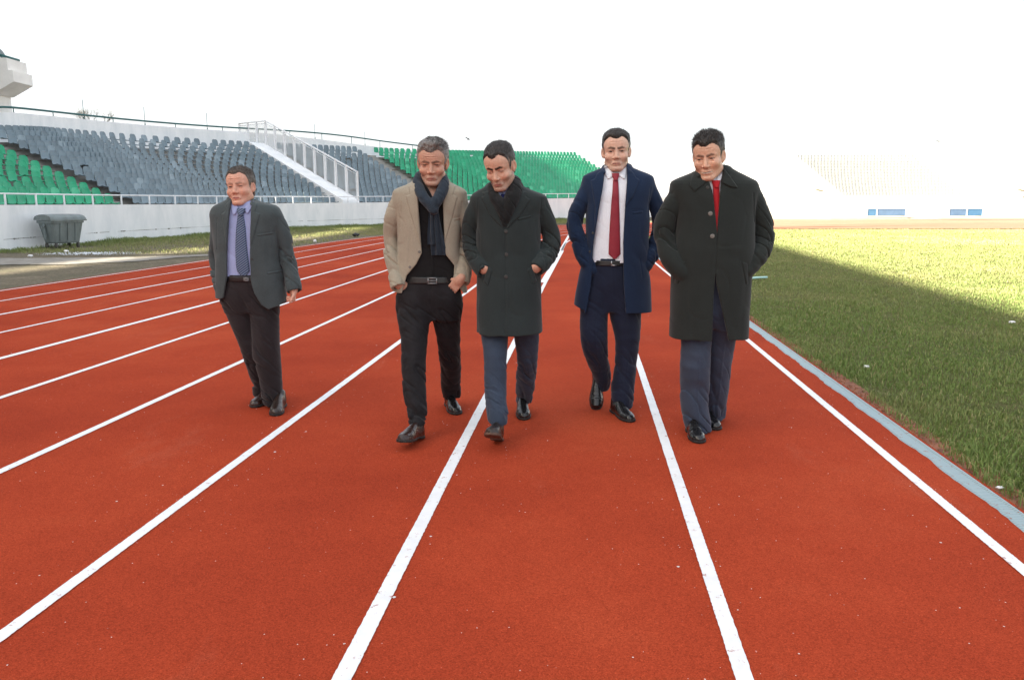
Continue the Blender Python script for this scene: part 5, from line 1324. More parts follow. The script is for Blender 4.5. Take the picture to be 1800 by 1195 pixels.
    def trousers(q):
        d = np.maximum(hips(q), q[:, 2] - waist); L_ = None
        for (pts, rs), zz in zip(legs, Tz):
            e = tube(q, pts, rs, .02); e = smax(e, (zz - q[:, 2]) + .25 * (q[:, 1] - pts[-1][1]), .004)
            L_ = e if L_ is None else smin(L_, e, .012)
        d = smin(d, L_, .035); z = q[:, 2]
        knee = np.zeros(len(q), f32)
        for (pts, rs), zz in zip(legs, Tz):
            kz = pts[8][2]; near = np.exp(-((q[:, 0] - np.interp(z, [p_[2] for p_ in pts[::-1]], [p_[0] for p_ in pts[::-1]])) / .09) ** 2)
            knee = np.maximum(knee, near * (np.exp(-((z - kz) / .10) ** 2) * .8 + np.exp(-((z - zz - .05) / .06) ** 2) * 1.2 + .22))
        knee = knee + .55 * np.exp(-((z - hips.z0 - .05) / .08) ** 2)
        d = d - tf * .0120 * knee * folds(q, (7, 7, 17), (.9, .5), D['seed'])
        if D.get('crease'):
            for (pts, rs), zz in zip(legs, Tz):
                cx = np.interp(z, [p_[2] for p_ in pts[::-1]], [p_[0] for p_ in pts[::-1]]); cy = np.interp(z, [p_[2] for p_ in pts[::-1]], [p_[1] for p_ in pts[::-1]])
                d = d - .0045 * np.exp(-np.abs(q[:, 0] - cx) / .005) * (q[:, 1] < cy) * (z < hips.z0 + .12)
        for a, b_ in D.get('tseam', ()): d = d + .0022 * np.exp(-(segd(q, P.f(*a), P.f(*b_)) / .0035) ** 2) * (q[:, 1] < Y0)
        return d
    pp = [p_ for a in legs for p_ in a[0]] + [np.array([torso.T[1].min() - torso.T[2].max(), Y0 - .2, waist]), np.array([torso.T[1].max() + torso.T[2].max(), Y0 + .2, waist])]
    l2, h2 = bounds(pp, .10); h2[2] = waist + .02
    V, Q = mesh_box(trousers, l2, h2, .0058); out.append(('trousers', 'person', V, Q, None, D['tmat'], True))
    # --- shirt
    so = D.get('shirt_off', -.024); sopen = [P.poly(g) for g in D.get('shirt_open', ())]
    def shirt(q):
        d = torso(q, so, zb=waist - .03); d = smax(d, -(rcone(q, neck0, neck1, .050, .050)), .004) if False else d
        d = smin(d, rcone(q, neck1 + [0, 0, -.03], neck1 + (neck0 - neck1) * D.get('colh', .45), .069, .064), .02)
        for pg in sopen: d = np.maximum(d, -np.maximum(poly2(q, pg), q[:, 1] - Y0))
        return d - D.get('sfold', .0022) * folds(q, (9, 9, 13), (.6, .3), D['seed'] + 5)
    l2, h2 = bounds([np.array([torso.T[1].min() - torso.T[2].max(), Y0 - .2, waist - .04]), np.array([torso.T[1].max() + torso.T[2].max(), Y0 + .2, neck0[2]])], .03)
    V, Q = mesh_box(shirt, l2, h2, .0062); out.append(('shirt', 'person', V, Q, None, D['smat'], True)); shid = len(out) - 1
    # --- coat or jacket
    openp = [P.poly(g) for g in D['open']]; raises = [(P.poly(g), hh) for g, hh in D['raise']]; seams = [(P.f(*a), P.f(*b_), w_) for a, b_, w_ in D.get('seams', ())]
    hemz = zf(D['hem'], 0.0); zsh = float(arms[0][0][0][2]); cutall = [P.poly(g) for g in D.get('cutall', ())]
    def coat(q):
        t = torso(q, 0, zb=hemz); A_ = None
        for (pts, rs), ar in zip(arms, D['armcut']):
            e = tube(q, pts, rs, .02)
            if ar:
                dv = pts[-1] - pts[-3]; dv = dv / np.linalg.norm(dv); e = smax(e, (q - pts[-1].astype(f32)) @ dv.astype(f32) - ar[0], .003)
                e = np.maximum(e, -rcone(q, pts[-1] - dv * .05, pts[-1] + dv * .1, rs[-1] - .008, rs[-1] - .006))
            el = pts[len(pts) // 2 + 1]; wgt = .35 + .9 * np.exp(-(((q - el.astype(f32)) ** 2).sum(1)) / .12 ** 2)
            e = e - D.get('afold', .0125) * wgt * folds(q, (10, 10, 17), (.7, .7), D['seed'] + 2)
            A_ = e if A_ is None else np.minimum(A_, e)
        t = t - D.get('cfold', .0055) * folds(q, (5.5, 5.5, 3.4), (.35, .1), D['seed'] + 7) * np.clip((torso.z1 - .12 - q[:, 2]) / .1, 0, 1)
        t = np.maximum(t, -torso(q, -.017, zt=9.0, zb=-9.0))
        fr = q[:, 1] < Y0 - .0
        for pg, hh in raises:
            s_ = poly2(q, pg); t = t - fr * (hh * np.clip(-s_ / .004, 0, 1) - .0022 * np.exp(-(s_ / .004) ** 2))
        for a, b_, w_ in seams: t = t + fr * w_ * np.exp(-(segd(q, a, b_) / .004) ** 2)
        for pg in openp: t = np.maximum(t, -np.maximum(poly2(q, pg), q[:, 1] - (Y0 + D.get('ocut', .02))))
        for pg in cutall: t = np.maximum(t, -poly2(q, pg))
        nk = rcone(q, neck1 + [0, .02, -.06], neck0, .072, .072); t = smax(t, -nk, .004)
        d = smin(t, A_, .004 + D.get('ak', .020) * np.clip((q[:, 2] - (zsh - .13)) / .10, 0, 1))
        cl = P.limb(D['collar'], 24); e = tube(q, cl[0], cl[1], .01); d = smin(d, e, .008)
        if D.get('armgroove'):
            pass
        return d
    cp = [p_ for a in arms for p_ in a[0]] + [P.p(D['torso'][-1][1], D['hem'], 0), P.p(D['torso'][-1][2], D['hem'], 0), P.p(D['torso'][-1][2], D['hem'], .18), P.p(D['torso'][-1][2], D['hem'], -.2), P.p(D['neck'][0], D['torso'][0][0], 0)]
    l2, h2 = bounds(cp, .09); h2[2] = max(h2[2], P.p(D['neck'][0], D['torso'][0][0] - 10, 0)[2])
    V, Q = mesh_box(coat, l2, h2, .0046); out.append((D['coatname'], 'person', V, Q, None, D['cmat'], True)); cid = len(out) - 1
    # --- buttons on the coat
    for bx_ in D.get('buttons', ()):
        px, py, rad, mt = bx_; x, z = P.f(px, py); y = float(front_y(coat, [x], [z], Y0 - .4, Y0 + .1, 140)[0]); b = MB()
        c = Vector((x, y, z)); b.tube([c + Vector((0, .004, 0)), c + Vector((0, -.003, 0)), c + Vector((0, -.0045, 0))], [rad, rad, rad * .8], 14); b.tube([c + Vector((0, -.004, 0)), c + Vector((0, -.006, 0))], [rad * .35, rad * .3], 8)
        out.append(('button', cid, np.array(b.v), b.f, None, mt, False))
    # --- shirt collar wings
    for rows in D.get('wings', ()):
        V, Q = strip_geo(P, rows, shirt, .007, .004, 7, 16, .003); out.append(('collar', shid, V, Q, None, D['smat'], True))
    # --- tie
    if D.get('tie'):
        V, Q = strip_geo(P, D['tie']['blade'], shirt, .007, .006, 9, 60, .005); out.append(('tie', 'person', V, Q, None, D['tie']['mat'], True)); tid = len(out) - 1
        V, Q = strip_geo(P, D['tie']['knot'], shirt, .016, .010, 9, 16, .008); out.append(('knot', tid, V, Q, None, D['tie']['mat'], True))
    if D.get('placket'):
        V, Q = strip_geo(P, D['placket'], shirt, .002, .003, 5, 40, .0015); out.append(('placket', shid, V, Q, None, D['smat'], True))
    # --- belt and buckle
    if D.get('belt'):
        (by, bh) = D['belt']; zb_ = zf(by); hb = D.get('beltoff', .006)
        bf = lambda q: np.maximum(np.maximum(hips(q, hb), -hips(q, hb - .012)), np.abs(q[:, 2] - zb_) - bh)
        V, Q = mesh_box(bf, np.array([l2[0], Y0 - .25, zb_ - bh - .01]), np.array([h2[0], Y0 + .25, zb_ + bh + .01]), .004); out.append(('belt', 'person', V, Q, None, M_belt, False)); bid = len(out) - 1
        bx, bw, bhh, bm = D['buckle']; x, z = P.f(bx, by); y = float(front_y(bf, [x], [zb_], Y0 - .4, Y0 + .1, 140)[0]) - .004; b = MB(); tk = .0045
        if bm == 'L':
            b.box((x - bw, y, zb_), (.006, tk, bhh * 2)); b.box((x, y, zb_ - bhh + .003), (bw * 2, tk, .006)); mt = M_metal
        else:
            for sx in (-1, 1): b.box((x + sx * bw, y, zb_), (.007, tk, bhh * 2)); b.box((x, y - .0005, zb_ + sx * (bhh - .003)), (bw * 2 + .007, tk, .006))
            b.box((x, y - .001, zb_), (bw * 1.8, .003, .004)); mt = M_dmetal
        out.append(('buckle', bid, np.array(b.v), b.f, None, mt, False))
    for ex in D.get('extra', ()): ex(P, out, dict(shirt=shirt, coat=coat, torso=torso, neck0=neck0, neck1=neck1, C=C, R=R, s3=s3, trousers=trousers))
    return out
def assemble(D, out):
    loc = Vector((float(D['base'][0]), float(D['base'][1]), 0.0)); objs = []
    for name, par, V, Q, col, mat, smooth in out:
        V = np.asarray(V, np.float64) - np.array(loc); mi = None
        if isinstance(mat, tuple): mats, mi = mat[:2], mat[2]
        else: mats = mat
        if isinstance(Q, list) and len({len(f) for f in Q}) > 1:
            me = bpy.data.meshes.new(name); me.from_pydata([tuple(v) for v in V], [], [list(f) for f in Q]); me.update()
            if smooth: me.polygons.foreach_set('use_smooth', np.ones(len(me.polygons), bool))
        else: me = npmesh(name, V, np.array(Q), smooth, col)
        parent = None if par is None else (objs[0] if par == 'person' else objs[par])
        o_ = link(name, me, mats, parent)
        if mi is not None: me.polygons.foreach_set('material_index', np.array(mi, np.int32))
        if par is None: o_.location = loc
        objs.append(o_)
    tag(objs[0], D['label'], 'person', 'men walking along the track'); return objs
M_navy = cloth('navy_wool_coat', (0.012, 0.026, 0.062), blotch=5); M_navyt = cloth('navy_suit_trousers', (0.012, 0.018, 0.040), 0.75, 700)
M_char = cloth('charcoal_wool_coat', (0.022, 0.030, 0.031), blotch=5); M_bluet = cloth('slate_blue_trousers', (0.032, 0.047, 0.076), 0.8, 700)
M_char2 = cloth('dark_grey_green_wool_coat', (0.019, 0.024, 0.023), blotch=5); M_greyt = cloth('grey_blue_trousers', (0.038, 0.054, 0.088), 0.75, 700)
M_beige = cloth('beige_cotton_jacket', (0.33, 0.295, 0.23), 0.9, 500, var=0.05); M_jean = cloth('black_denim', (0.014, 0.013, 0.015), 0.8, 600, sheen=0.05, var=.3, blotch=14)
M_gsuit = cloth('grey_green_jacket', (0.058, 0.074, 0.078), 0.85, 500, blotch=9, var=.15); M_cord = cloth('dark_brown_trousers', (0.022, 0.018, 0.020), 0.85, 500, var=.2)
M_wshirt = cloth('white_shirt_cotton', (0.84, 0.90, 0.97), 0.8, 900, 0.1, var=.03); M_bshirt = cloth('pale_blue_shirt_cotton', (0.33, 0.38, 0.62), 0.8, 900, 0.1, var=.04)
M_kshirt = cloth('black_shirt_cotton', (0.006, 0.006, 0.007), 0.75, 900, 0.15); M_scarf = cloth('blue_grey_scarf', (0.024, 0.036, 0.052), 0.9, 260, 0.4, var=.15, blotch=20); M_scarf2 = cloth('black_scarf', (0.010, 0.011, 0.012), 0.9, 260, 0.4, var=.3, blotch=20)
M_tier = cloth('dark_red_tie', (0.26, 0.014, 0.030), 0.55, 900, 0.1, spec=.4); M_tier2 = cloth('bright_red_tie', (0.42, 0.010, 0.018), 0.6, 900, 0.1); M_tieb = cloth('striped_blue_tie', (0.030, 0.055, 0.13), 0.6, 900, 0.1, stripe=(math.radians(35), 0.013, 0.72, (0.20, 0.25, 0.33)))
M_lth = leather('black_leather', (0.010, 0.010, 0.011), 0.2); M_lthb = leather('dark_brown_leather', (0.030, 0.012, 0.009), 0.25); M_lthb2 = leather('brown_black_leather', (0.022, 0.012, 0.009), 0.28)
M_solb = leather('brown_sole', (0.09, 0.045, 0.028), 0.6)
def Ym(a, b, k=.10): return (gp(*a).y + gp(*b).y) / 2 + k
rad = math.radians
PEOPLE = []
# --- 4: young man, open navy overcoat, red tie
PEOPLE.append(dict(seed=4, label='tall dark-haired man in an open navy overcoat, white shirt and dark red tie', Y0=Ym((1108, 742), (1046, 719)), base=gp(1078, 731).xy,
    head=dict(eye=(1083.5, 266, -.10), yaw=rad(-7), pitch=rad(3), roll=rad(-2), s=(1.15, 1.08, 1.08),
              o=dict(haircol=(.020, .014, .011), grey=.0, greyside=.05, greycol=(.10, .09, .08), top=.013, side=.003, len=.010, hairline=.074, recess=.010, peak=.003, messy=.2, strands=2500, lift=.2, skin=(.68, .43, .325), open=.0038, stubble=.22, browcol=(.05, .033, .022), browz=-.002, brow=.85, lipcol=(.46, .20, .16), gaze=(-.1, -.15), lines=(.052,))),
    neck=(1085, 306, .02), torso=[(287, 1067, 1104), (293, 1062, 1109), (299, 1048, 1122), (305, 1033, 1138), (312, 1024, 1149), (322, 1023, 1150), (345, 1028, 1145), (362, 1031, 1141), (385, 1030, 1142), (420, 1030, 1139), (460, 1023, 1140), (500, 1014, 1143), (547, 1008, 1145)],
    dep=[(287, .06, .07), (300, .08, .09), (318, .105, .115), (345, .125, .125), (400, .135, .12), (460, .14, .125), (547, .15, .14)],
    arms=[[(1034, 328, 0, 22), (1022, 356, .0, 26), (1010, 388, .03, 26), (1017, 420, .0, 25), (1027, 452, -.03, 26), (1042, 475, -.055, 24)],
          [(1140, 328, 0, 22), (1152, 358, .01, 24), (1161, 390, .04, 26), (1155, 422, .01, 25), (1143, 450, -.02, 25), (1129, 473, -.05, 22)]], armcut=[None, None],
    hands=[dict(wrist=(1034, 466, -.05), tip=(1034, 498, -.03), n=(0, 1, 0), thumb=-1, curl=.1, s=.55), dict(wrist=(1134, 464, -.05), tip=(1128, 496, -.03), n=(0, 1, 0), thumb=1, curl=.3, s=.8)],
    hips=[(450, 1040, 1102), (470, 1035, 1109), (495, 1029, 1119), (520, 1025, 1124), (545, 1030, 1120)], hdep=[(450, .115, .10), (500, .12, .12), (545, .09, .10)], waist=455,
    legs=[[(1047, 515, 0, 50), (1044, 552, -.04, 46), (1044, 592, -.10, 45), (1049, 628, -.07, 36), (1058, 656, -.02, 29), (1057, 682, 0, 24)],
          [(1098, 515, 0, 52), (1099, 549, 0, 53), (1103, 592, -.02, 42), (1100, 640, 0, 35), (1096, 672, 0, 35), (1094, 696, 0, 36), (1096, 716, 0, 31)]], hems=[682, 712],
    shoes=[dict(at=(1046, 719), yaw=-12, pitch=-48, mat=M_lth), dict(at=(1107, 742), yaw=14, pitch=0, mat=M_lth)],
    tmat=M_navyt, smat=M_wshirt, cmat=M_navy, coatname='overcoat', crease=True, tseam=[((1079, 468), (1078, 520))], tfold=.9, hem=546, shirt_off=-.026,
    open=[[(1066, 270), (1065, 295), (1060, 330), (1053, 368), (1044, 428), (1039, 500), (1027, 570), (1101, 570), (1096, 500), (1095, 428), (1099, 360), (1103, 320), (1104, 295), (1104, 270)], [(1027, 545), (1028, 580), (1029, 580)]], cutall=[[(985, 528), (1008, 537), (1028, 547), (1028, 580), (985, 580)]],
    **{'raise': [([(1067, 292), (1050, 305), (1046, 314), (1039, 317), (1046, 365), (1045, 425), (1054, 368), (1061, 330)], .007), ([(1102, 290), (1115, 302), (1119, 311), (1126, 316), (1114, 345), (1098, 366), (1100, 340)], .007), ([(1112, 372), (1131, 370), (1131, 375), (1112, 377)], .0025)]},
    seams=[((1146, 330), (1140, 380), .004), ((1027, 330), (1031, 380), .004), ((1041, 462), (1036, 500), .004), ((1125, 455), (1130, 490), .004)],
    collar=[(1063, 303.5, -0.09, 3.7), (1060, 297.5, -0.03, 4.3), (1064, 291.5, 0.05, 4.3), (1085, 287.5, 0.085, 4.3), (1106, 290.5, 0.05, 4.3), (1109, 296.5, -0.03, 4.3), (1106, 302.5, -0.09, 3.7)],
    wings=[[(291, 1064, 1070), (298, 1064, 1079), (306, 1065, 1082), (314, 1070, 1073)], [(290, 1099, 1104), (298, 1089, 1104), (306, 1086, 1102), (314, 1097, 1100)]],
    tie=dict(blade=[(316, 1079, 1088), (335, 1077.5, 1088.5), (360, 1075, 1089), (400, 1072, 1090), (430, 1070.5, 1090.5), (447, 1070, 1091), (455, 1078, 1083)], knot=[(304, 1077, 1090), (309, 1077.5, 1089.5), (317, 1080.5, 1087)], mat=M_tier),
    placket=[(320, 1083, 1088), (455, 1081, 1088)], belt=(463, .017), buckle=(1079, .016, .016, 'L'), buttons=[(1043, 410, .008, M_button_d), (1038, 443, .008, M_button_d)]))
# --- 5: stout man, buttoned dark coat
PEOPLE.append(dict(seed=5, label='smiling man in a dark buttoned overcoat with a bright red tie, nearest the grass', Y0=Ym((1228, 779), (1257, 756)), base=gp(1245, 768).xy,
    head=dict(eye=(1240, 280, -.15), yaw=rad(-24), pitch=rad(12), roll=rad(-5), s=(1.12, 1.08, 1.09),
              o=dict(haircol=(.022, .018, .016), grey=.06, greyside=.45, greycol=(.16, .15, .14), top=.013, side=.004, len=.018, lift=.3, hairline=.066, recess=.010, peak=.003, messy=.8, strands=3500, skin=(.66, .40, .285), open=.0028, smile=1.0, jaw=1.08, nose=1.15, browz=-.003, brow=.75, browcol=(.05, .035, .028), lipcol=(.46, .20, .16), gaze=(-.4, -.4), lines=(.050, .062))),
    neck=(1256, 318, .03), torso=[(292, 1234, 1280), (299, 1226, 1290), (306, 1210, 1304), (313, 1192, 1318), (321, 1179, 1331), (332, 1178, 1333), (352, 1184, 1328), (375, 1188, 1324), (400, 1188, 1324), (450, 1183, 1323), (500, 1181, 1318), (592, 1177, 1313)],
    dep=[(290, .07, .08), (306, .10, .11), (324, .13, .13), (360, .155, .14), (440, .175, .14), (500, .17, .15), (592, .165, .16)],
    arms=[[(1191, 342, 0, 28), (1182, 364, .0, 33), (1169, 398, .02, 37), (1169, 428, .0, 33), (1181, 456, -.05, 34), (1201, 481, -.085, 30)],
          [(1321, 342, 0, 28), (1329, 364, .0, 32), (1339, 398, .02, 35), (1340, 428, .0, 33), (1326, 454, -.05, 35), (1303, 480, -.085, 31)]], armcut=[None, None],
    hands=[dict(wrist=(1200, 474, -.10), tip=(1216, 505, -.09), n=(0, 1, 0), thumb=-1, curl=.3, s=.8), dict(wrist=(1300, 474, -.10), tip=(1284, 505, -.09), n=(0, 1, 0), thumb=1, curl=.3, s=.8)],
    hips=[(465, 1195, 1305), (500, 1192, 1304), (540, 1195, 1300), (575, 1200, 1295)], hdep=[(465, .12, .12), (540, .12, .13), (575, .08, .10)], waist=470,
    legs=[[(1222, 545, 0, 54), (1224, 591, -.02, 50), (1222, 640, -.03, 50), (1221, 681, 0, 49), (1221, 713, 0, 44), (1225, 738, 0, 43), (1231, 756, 0, 38)],
          [(1272, 545, 0, 54), (1267, 591, 0, 50), (1262, 640, 0, 44), (1258, 681, 0, 42), (1255, 710, 0, 38), (1255, 735, 0, 34)]], hems=[753, 731],
    shoes=[dict(at=(1227, 779), yaw=-4, pitch=0, mat=M_lth), dict(at=(1258, 756), yaw=6, pitch=0, mat=M_lth)],
    tmat=M_greyt, smat=M_wshirt, cmat=M_char2, coatname='overcoat', crease=True, tfold=1.1, hem=591, shirt_off=-.028, cfold=.005,
    open=[[(1246, 300), (1246, 318), (1251, 335), (1255, 380), (1257.5, 418), (1260, 380), (1264, 345), (1268, 318), (1274, 300)], [(1254, 476), (1251, 520), (1248, 600), (1279, 600), (1266, 540), (1256, 496)]],
    **{'raise': [([(1226, 298), (1243, 318), (1236, 325), (1220, 338), (1212, 327), (1217, 312)], .010), ([(1276, 296), (1297, 331), (1283, 330), (1268, 322), (1272, 308)], .010), ([(1194, 462), (1206, 459), (1194, 500), (1189, 500)], .004), ([(1300, 459), (1312, 462), (1316, 500), (1310, 500)], .004)]},
    seams=[((1256.5, 418), (1254, 478), .006), ((1326, 340), (1329, 390), .005), ((1187, 340), (1184, 390), .005)],
    collar=[(1229, 309.5, -0.11, 5.0), (1225, 301.5, -0.04, 5.6), (1232, 294.5, 0.05, 5.6), (1256, 291.5, 0.09, 5.6), (1280, 294.5, 0.05, 5.6), (1286, 302.5, -0.04, 5.6), (1282, 312.5, -0.11, 5.0)],
    wings=[[(312, 1247, 1254), (317, 1249, 1259), (321, 1252, 1256)], [(306, 1270, 1278), (312, 1263, 1275), (318, 1261, 1268), (321, 1263, 1265)]],
    tie=dict(blade=[(321, 1254, 1266), (340, 1254, 1265), (380, 1254, 1264), (420, 1254, 1262)], knot=[(317, 1252, 1267), (323, 1253, 1266), (330, 1256, 1263)], mat=M_tier2),
    buttons=[(1243, 330, .010, M_button_d), (1246, 375.5, .013, M_button_l), (1248.5, 414.6, .013, M_button_l)]))
# --- 3: man looking down, charcoal coat, scarf
PEOPLE.append(dict(seed=3, label='man looking down, hands in the pockets of a buttoned charcoal overcoat, black scarf', Y0=Ym((872, 774), (920, 738), .06), base=gp(893, 757).xy,
    head=dict(eye=(870, 303, -.16), yaw=rad(-20), pitch=rad(24), roll=rad(-5), s=(1.12, 1.08, 1.08),
              o=dict(haircol=(.024, .021, .019), grey=.06, greyside=.40, greycol=(.14, .13, .125), top=.010, side=.003, len=.008, lift=.3, hairline=.076, recess=.012, peak=.004, messy=.5, strands=3000, skin=(.63, .385, .285), open=.0016, stubble=.5, stubcol=(.20, .16, .14), brow=1.0, browcol=(.022, .018, .015), browz=-.001, lipcol=(.42, .15, .13), frown=1, gaze=(0, -.8), nose=1.1)),
    neck=(886, 334, .03), torso=[(318, 866, 908), (326, 856, 918), (334, 842, 934), (341, 831, 953), (348, 827, 960), (360, 829, 958), (378, 835, 952), (400, 838, 950), (430, 838, 950), (470, 838, 950), (515, 837, 951), (583, 838, 954)],
    dep=[(318, .06, .08), (334, .09, .10), (352, .12, .12), (400, .14, .13), (450, .15, .13), (530, .18, .14), (583, .215, .14)],
    arms=[[(840, 358, 0, 24), (832, 380, .0, 28), (827, 412, .03, 28), (832, 440, .0, 28), (842, 462, -.06, 29), (853, 478, -.115, 27)],
          [(948, 354, 0, 24), (957, 380, .0, 28), (968, 412, .03, 30), (966, 438, .0, 30), (954, 458, -.06, 30), (942, 474, -.115, 27)]], armcut=[(.0,), (.0,)],
    hands=[dict(wrist=(854, 472, -.11), tip=(882, 500, -.02), n=(0, 1, 0), thumb=-1, curl=.1, s=.82), dict(wrist=(941, 469, -.11), tip=(913, 497, -.02), n=(0, 1, 0), thumb=1, curl=.1, s=.82)],
    hips=[(465, 850, 940), (500, 846, 944), (540, 848, 944), (575, 852, 940)], hdep=[(465, .11, .10), (540, .11, .12), (575, .08, .10)], waist=470,
    legs=[[(868, 545, 0, 46), (869, 583, -.02, 45), (871, 627, -.04, 38), (871, 681, 0, 35), (873, 715, 0, 32), (876, 742, 0, 31)],
          [(922, 545, 0, 46), (925, 583, 0, 43), (927, 627, -.03, 34), (925, 665, -.01, 32), (922, 690, 0, 29), (919, 708, 0, 25)]], hems=[742, 704],
    shoes=[dict(at=(876, 776), ref='heel', yaw=-9, pitch=24, mat=M_lthb2, sole=M_solb), dict(at=(919, 738), yaw=0, pitch=-8, mat=M_lth)],
    tmat=M_bluet, smat=M_bshirt, cmat=M_char, coatname='overcoat', tfold=1.0, hem=581, shirt_off=-.028,
    open=[[(858, 300), (864, 336), (873, 366), (888, 400), (902, 366), (908, 336), (912, 300)]],
    **{'raise': [([(864, 334), (846, 338), (850, 344), (845, 347), (862, 380), (886, 404), (875, 370)], .007), ([(908, 334), (926, 336), (924, 345), (933, 351), (912, 382), (890, 404), (900, 370)], .007), ([(910, 384), (935, 378), (935, 382), (910, 388)], .003), ([(858, 466), (866, 474), (858, 502), (849, 496)], .005), ([(927, 474), (935, 466), (944, 494), (936, 500)], .005)]},
    seams=[((888, 404), (888, 583), .004), ((840, 350), (838, 400), .004), ((952, 350), (949, 400), .004), ((884, 440), (884, 583), .0015)],
    collar=[(858, 339.5, -0.09, 3.7), (854, 330.5, -0.02, 4.3), (863, 322.5, 0.06, 4.3), (888, 319.5, 0.09, 4.3), (912, 321.5, 0.06, 4.3), (918, 329.5, -0.02, 4.3), (914, 339.5, -0.09, 3.7)],
    wings=[[(337, 872, 878), (342, 873, 884), (347, 877, 881)], [(336, 884, 892), (341, 884, 891), (346, 886, 888)]],
    tie=dict(blade=[(346, 880, 888), (370, 880, 889), (395, 880, 889)], knot=[(341, 880, 888), (348, 881, 887)], mat=cloth('navy_tie', (0.008, 0.012, 0.07))),
    buttons=[(889.6, 406.8, .011, M_button_d), (890.3, 447, .011, M_button_d), (889.6, 485.5, .011, M_button_d)], extra=['scarf3']))
# --- 2: grey haired man, beige jacket, scarf
PEOPLE.append(dict(seed=2, label='grey-haired man in a beige jacket, black shirt and long blue-grey scarf', Y0=Ym((730, 766), (800, 730), .05), base=gp(762, 750).xy,
    head=dict(eye=(757, 291, -.13), yaw=rad(-2), pitch=rad(13), roll=rad(0), s=(1.17, 1.08, 1.09),
              o=dict(haircol=(.065, .052, .043), grey=.42, greyside=.75, greycol=(.36, .35, .34), top=.014, side=.006, len=.018, lift=.06, part=.9, hairline=.072, recess=.008, peak=.004, quiff=.9, messy=.6, strands=4000, skin=(.57, .325, .235), open=.0026, lidz=.0005, jaw=.95, stubble=.3, stubcol=(.28, .24, .21), brow=.75, browcol=(.06, .045, .035), browz=-.003, lipcol=(.40, .15, .13), frown=1, lines=(.044, .056), gaze=(0, -.4))),
    colh=.05, neck=(758, 325, .03), throat=(760, 350, -.055), shirt_open=[[(742, 300), (745, 322), (760, 346), (775, 322), (778, 300)]], torso=[(312, 736, 780), (319, 726, 790), (326, 712, 803), (332, 696, 815), (339, 690, 821), (352, 690, 820), (372, 697, 813), (405, 700, 810), (430, 700, 808), (460, 698, 811), (490, 694, 817), (512, 692, 820)],
    dep=[(312, .06, .07), (326, .09, .10), (342, .115, .11), (380, .125, .12), (430, .12, .11), (512, .12, .12)],
    arms=[[(701, 354, 0, 22), (691, 380, .0, 27), (688, 418, .04, 26), (690, 452, .0, 25), (696, 484, -.05, 24), (701, 505, -.09, 24)],
          [(809, 354, 0, 22), (815, 380, .0, 25), (820, 418, .04, 26), (819, 452, .0, 26), (814, 480, -.05, 26), (810, 497, -.08, 26)]], armcut=[(.0,), (.0,)],
    hands=[dict(wrist=(702, 496, -.08), tip=(726, 535, -.04), n=(0, 1, 0), thumb=-1, curl=.2, s=.82), dict(wrist=(809, 491, -.10), tip=(783, 523, -.06), n=(0, 1, 0), thumb=1, curl=.3, s=.84)],
    hips=[(480, 716, 796), (497, 712, 800), (515, 700, 808), (535, 698, 810), (560, 704, 806)], hdep=[(480, .11, .10), (515, .115, .12), (560, .085, .10)], waist=488, beltoff=.006,
    legs=[[(726, 525, 0, 54), (727, 550, -.01, 56), (728, 600, -.04, 44), (727, 641, -.03, 40), (729, 689, -.01, 37), (732, 720, 0, 32), (734, 742, 0, 31)],
          [(784, 525, 0, 54), (785, 555, 0, 47), (787, 580, -.02, 41), (791, 624, -.03, 35), (792, 660, -.01, 33), (792, 684, 0, 30), (793, 698, 0, 27)]], hems=[743, 697],
    shoes=[dict(at=(740, 769), ref='heel', yaw=-17, pitch=11, mat=M_lthb, laces=False), dict(at=(801, 729), yaw=14, pitch=0, mat=M_lth, laces=False)],
    tmat=M_jean, smat=M_kshirt, cmat=M_beige, coatname='jacket', tfold=1.25, hem=512, shirt_off=-.022, afold=.011, cfold=.0055, tseam=[((758, 505), (756, 540)), ((712, 505), (701, 528)), ((798, 505), (811, 522))],
    open=[[(734, 280), (734, 346), (738, 400), (741, 445), (731, 465), (714, 485), (704, 520), (815, 520), (797, 489), (798, 468), (781, 445), (780, 400), (778, 360), (783, 280)]],
    **{'raise': [([(736, 318), (716, 326), (720, 342), (712, 344), (724, 385), (740, 440), (735, 350)], .006), ([(780, 318), (800, 326), (796, 342), (804, 346), (794, 385), (781, 430), (778, 360)], .006), ([(795, 385), (812, 381), (812, 385), (795, 389)], .003)]},
    seams=[((704, 355), (702, 400), .0045), ((811, 355), (811, 400), .0045), ((722, 400), (716, 470), .0025)],
    collar=[(731, 327.5, -0.09, 3.7), (727, 319.5, -0.02, 4.3), (736, 312.5, 0.06, 4.3), (758, 309.5, 0.085, 4.3), (780, 312.5, 0.06, 4.3), (789, 319.5, -0.02, 4.3), (785, 327.5, -0.09, 3.7)],
    placket=[(345, 756, 761), (484, 757, 762)], belt=(493.5, .019), buckle=(760, .026, .020, 'O'), buttons=[(737, 443, .009, M_button_l), (720, 470, .009, M_button_l)], extra=['scarf2']))
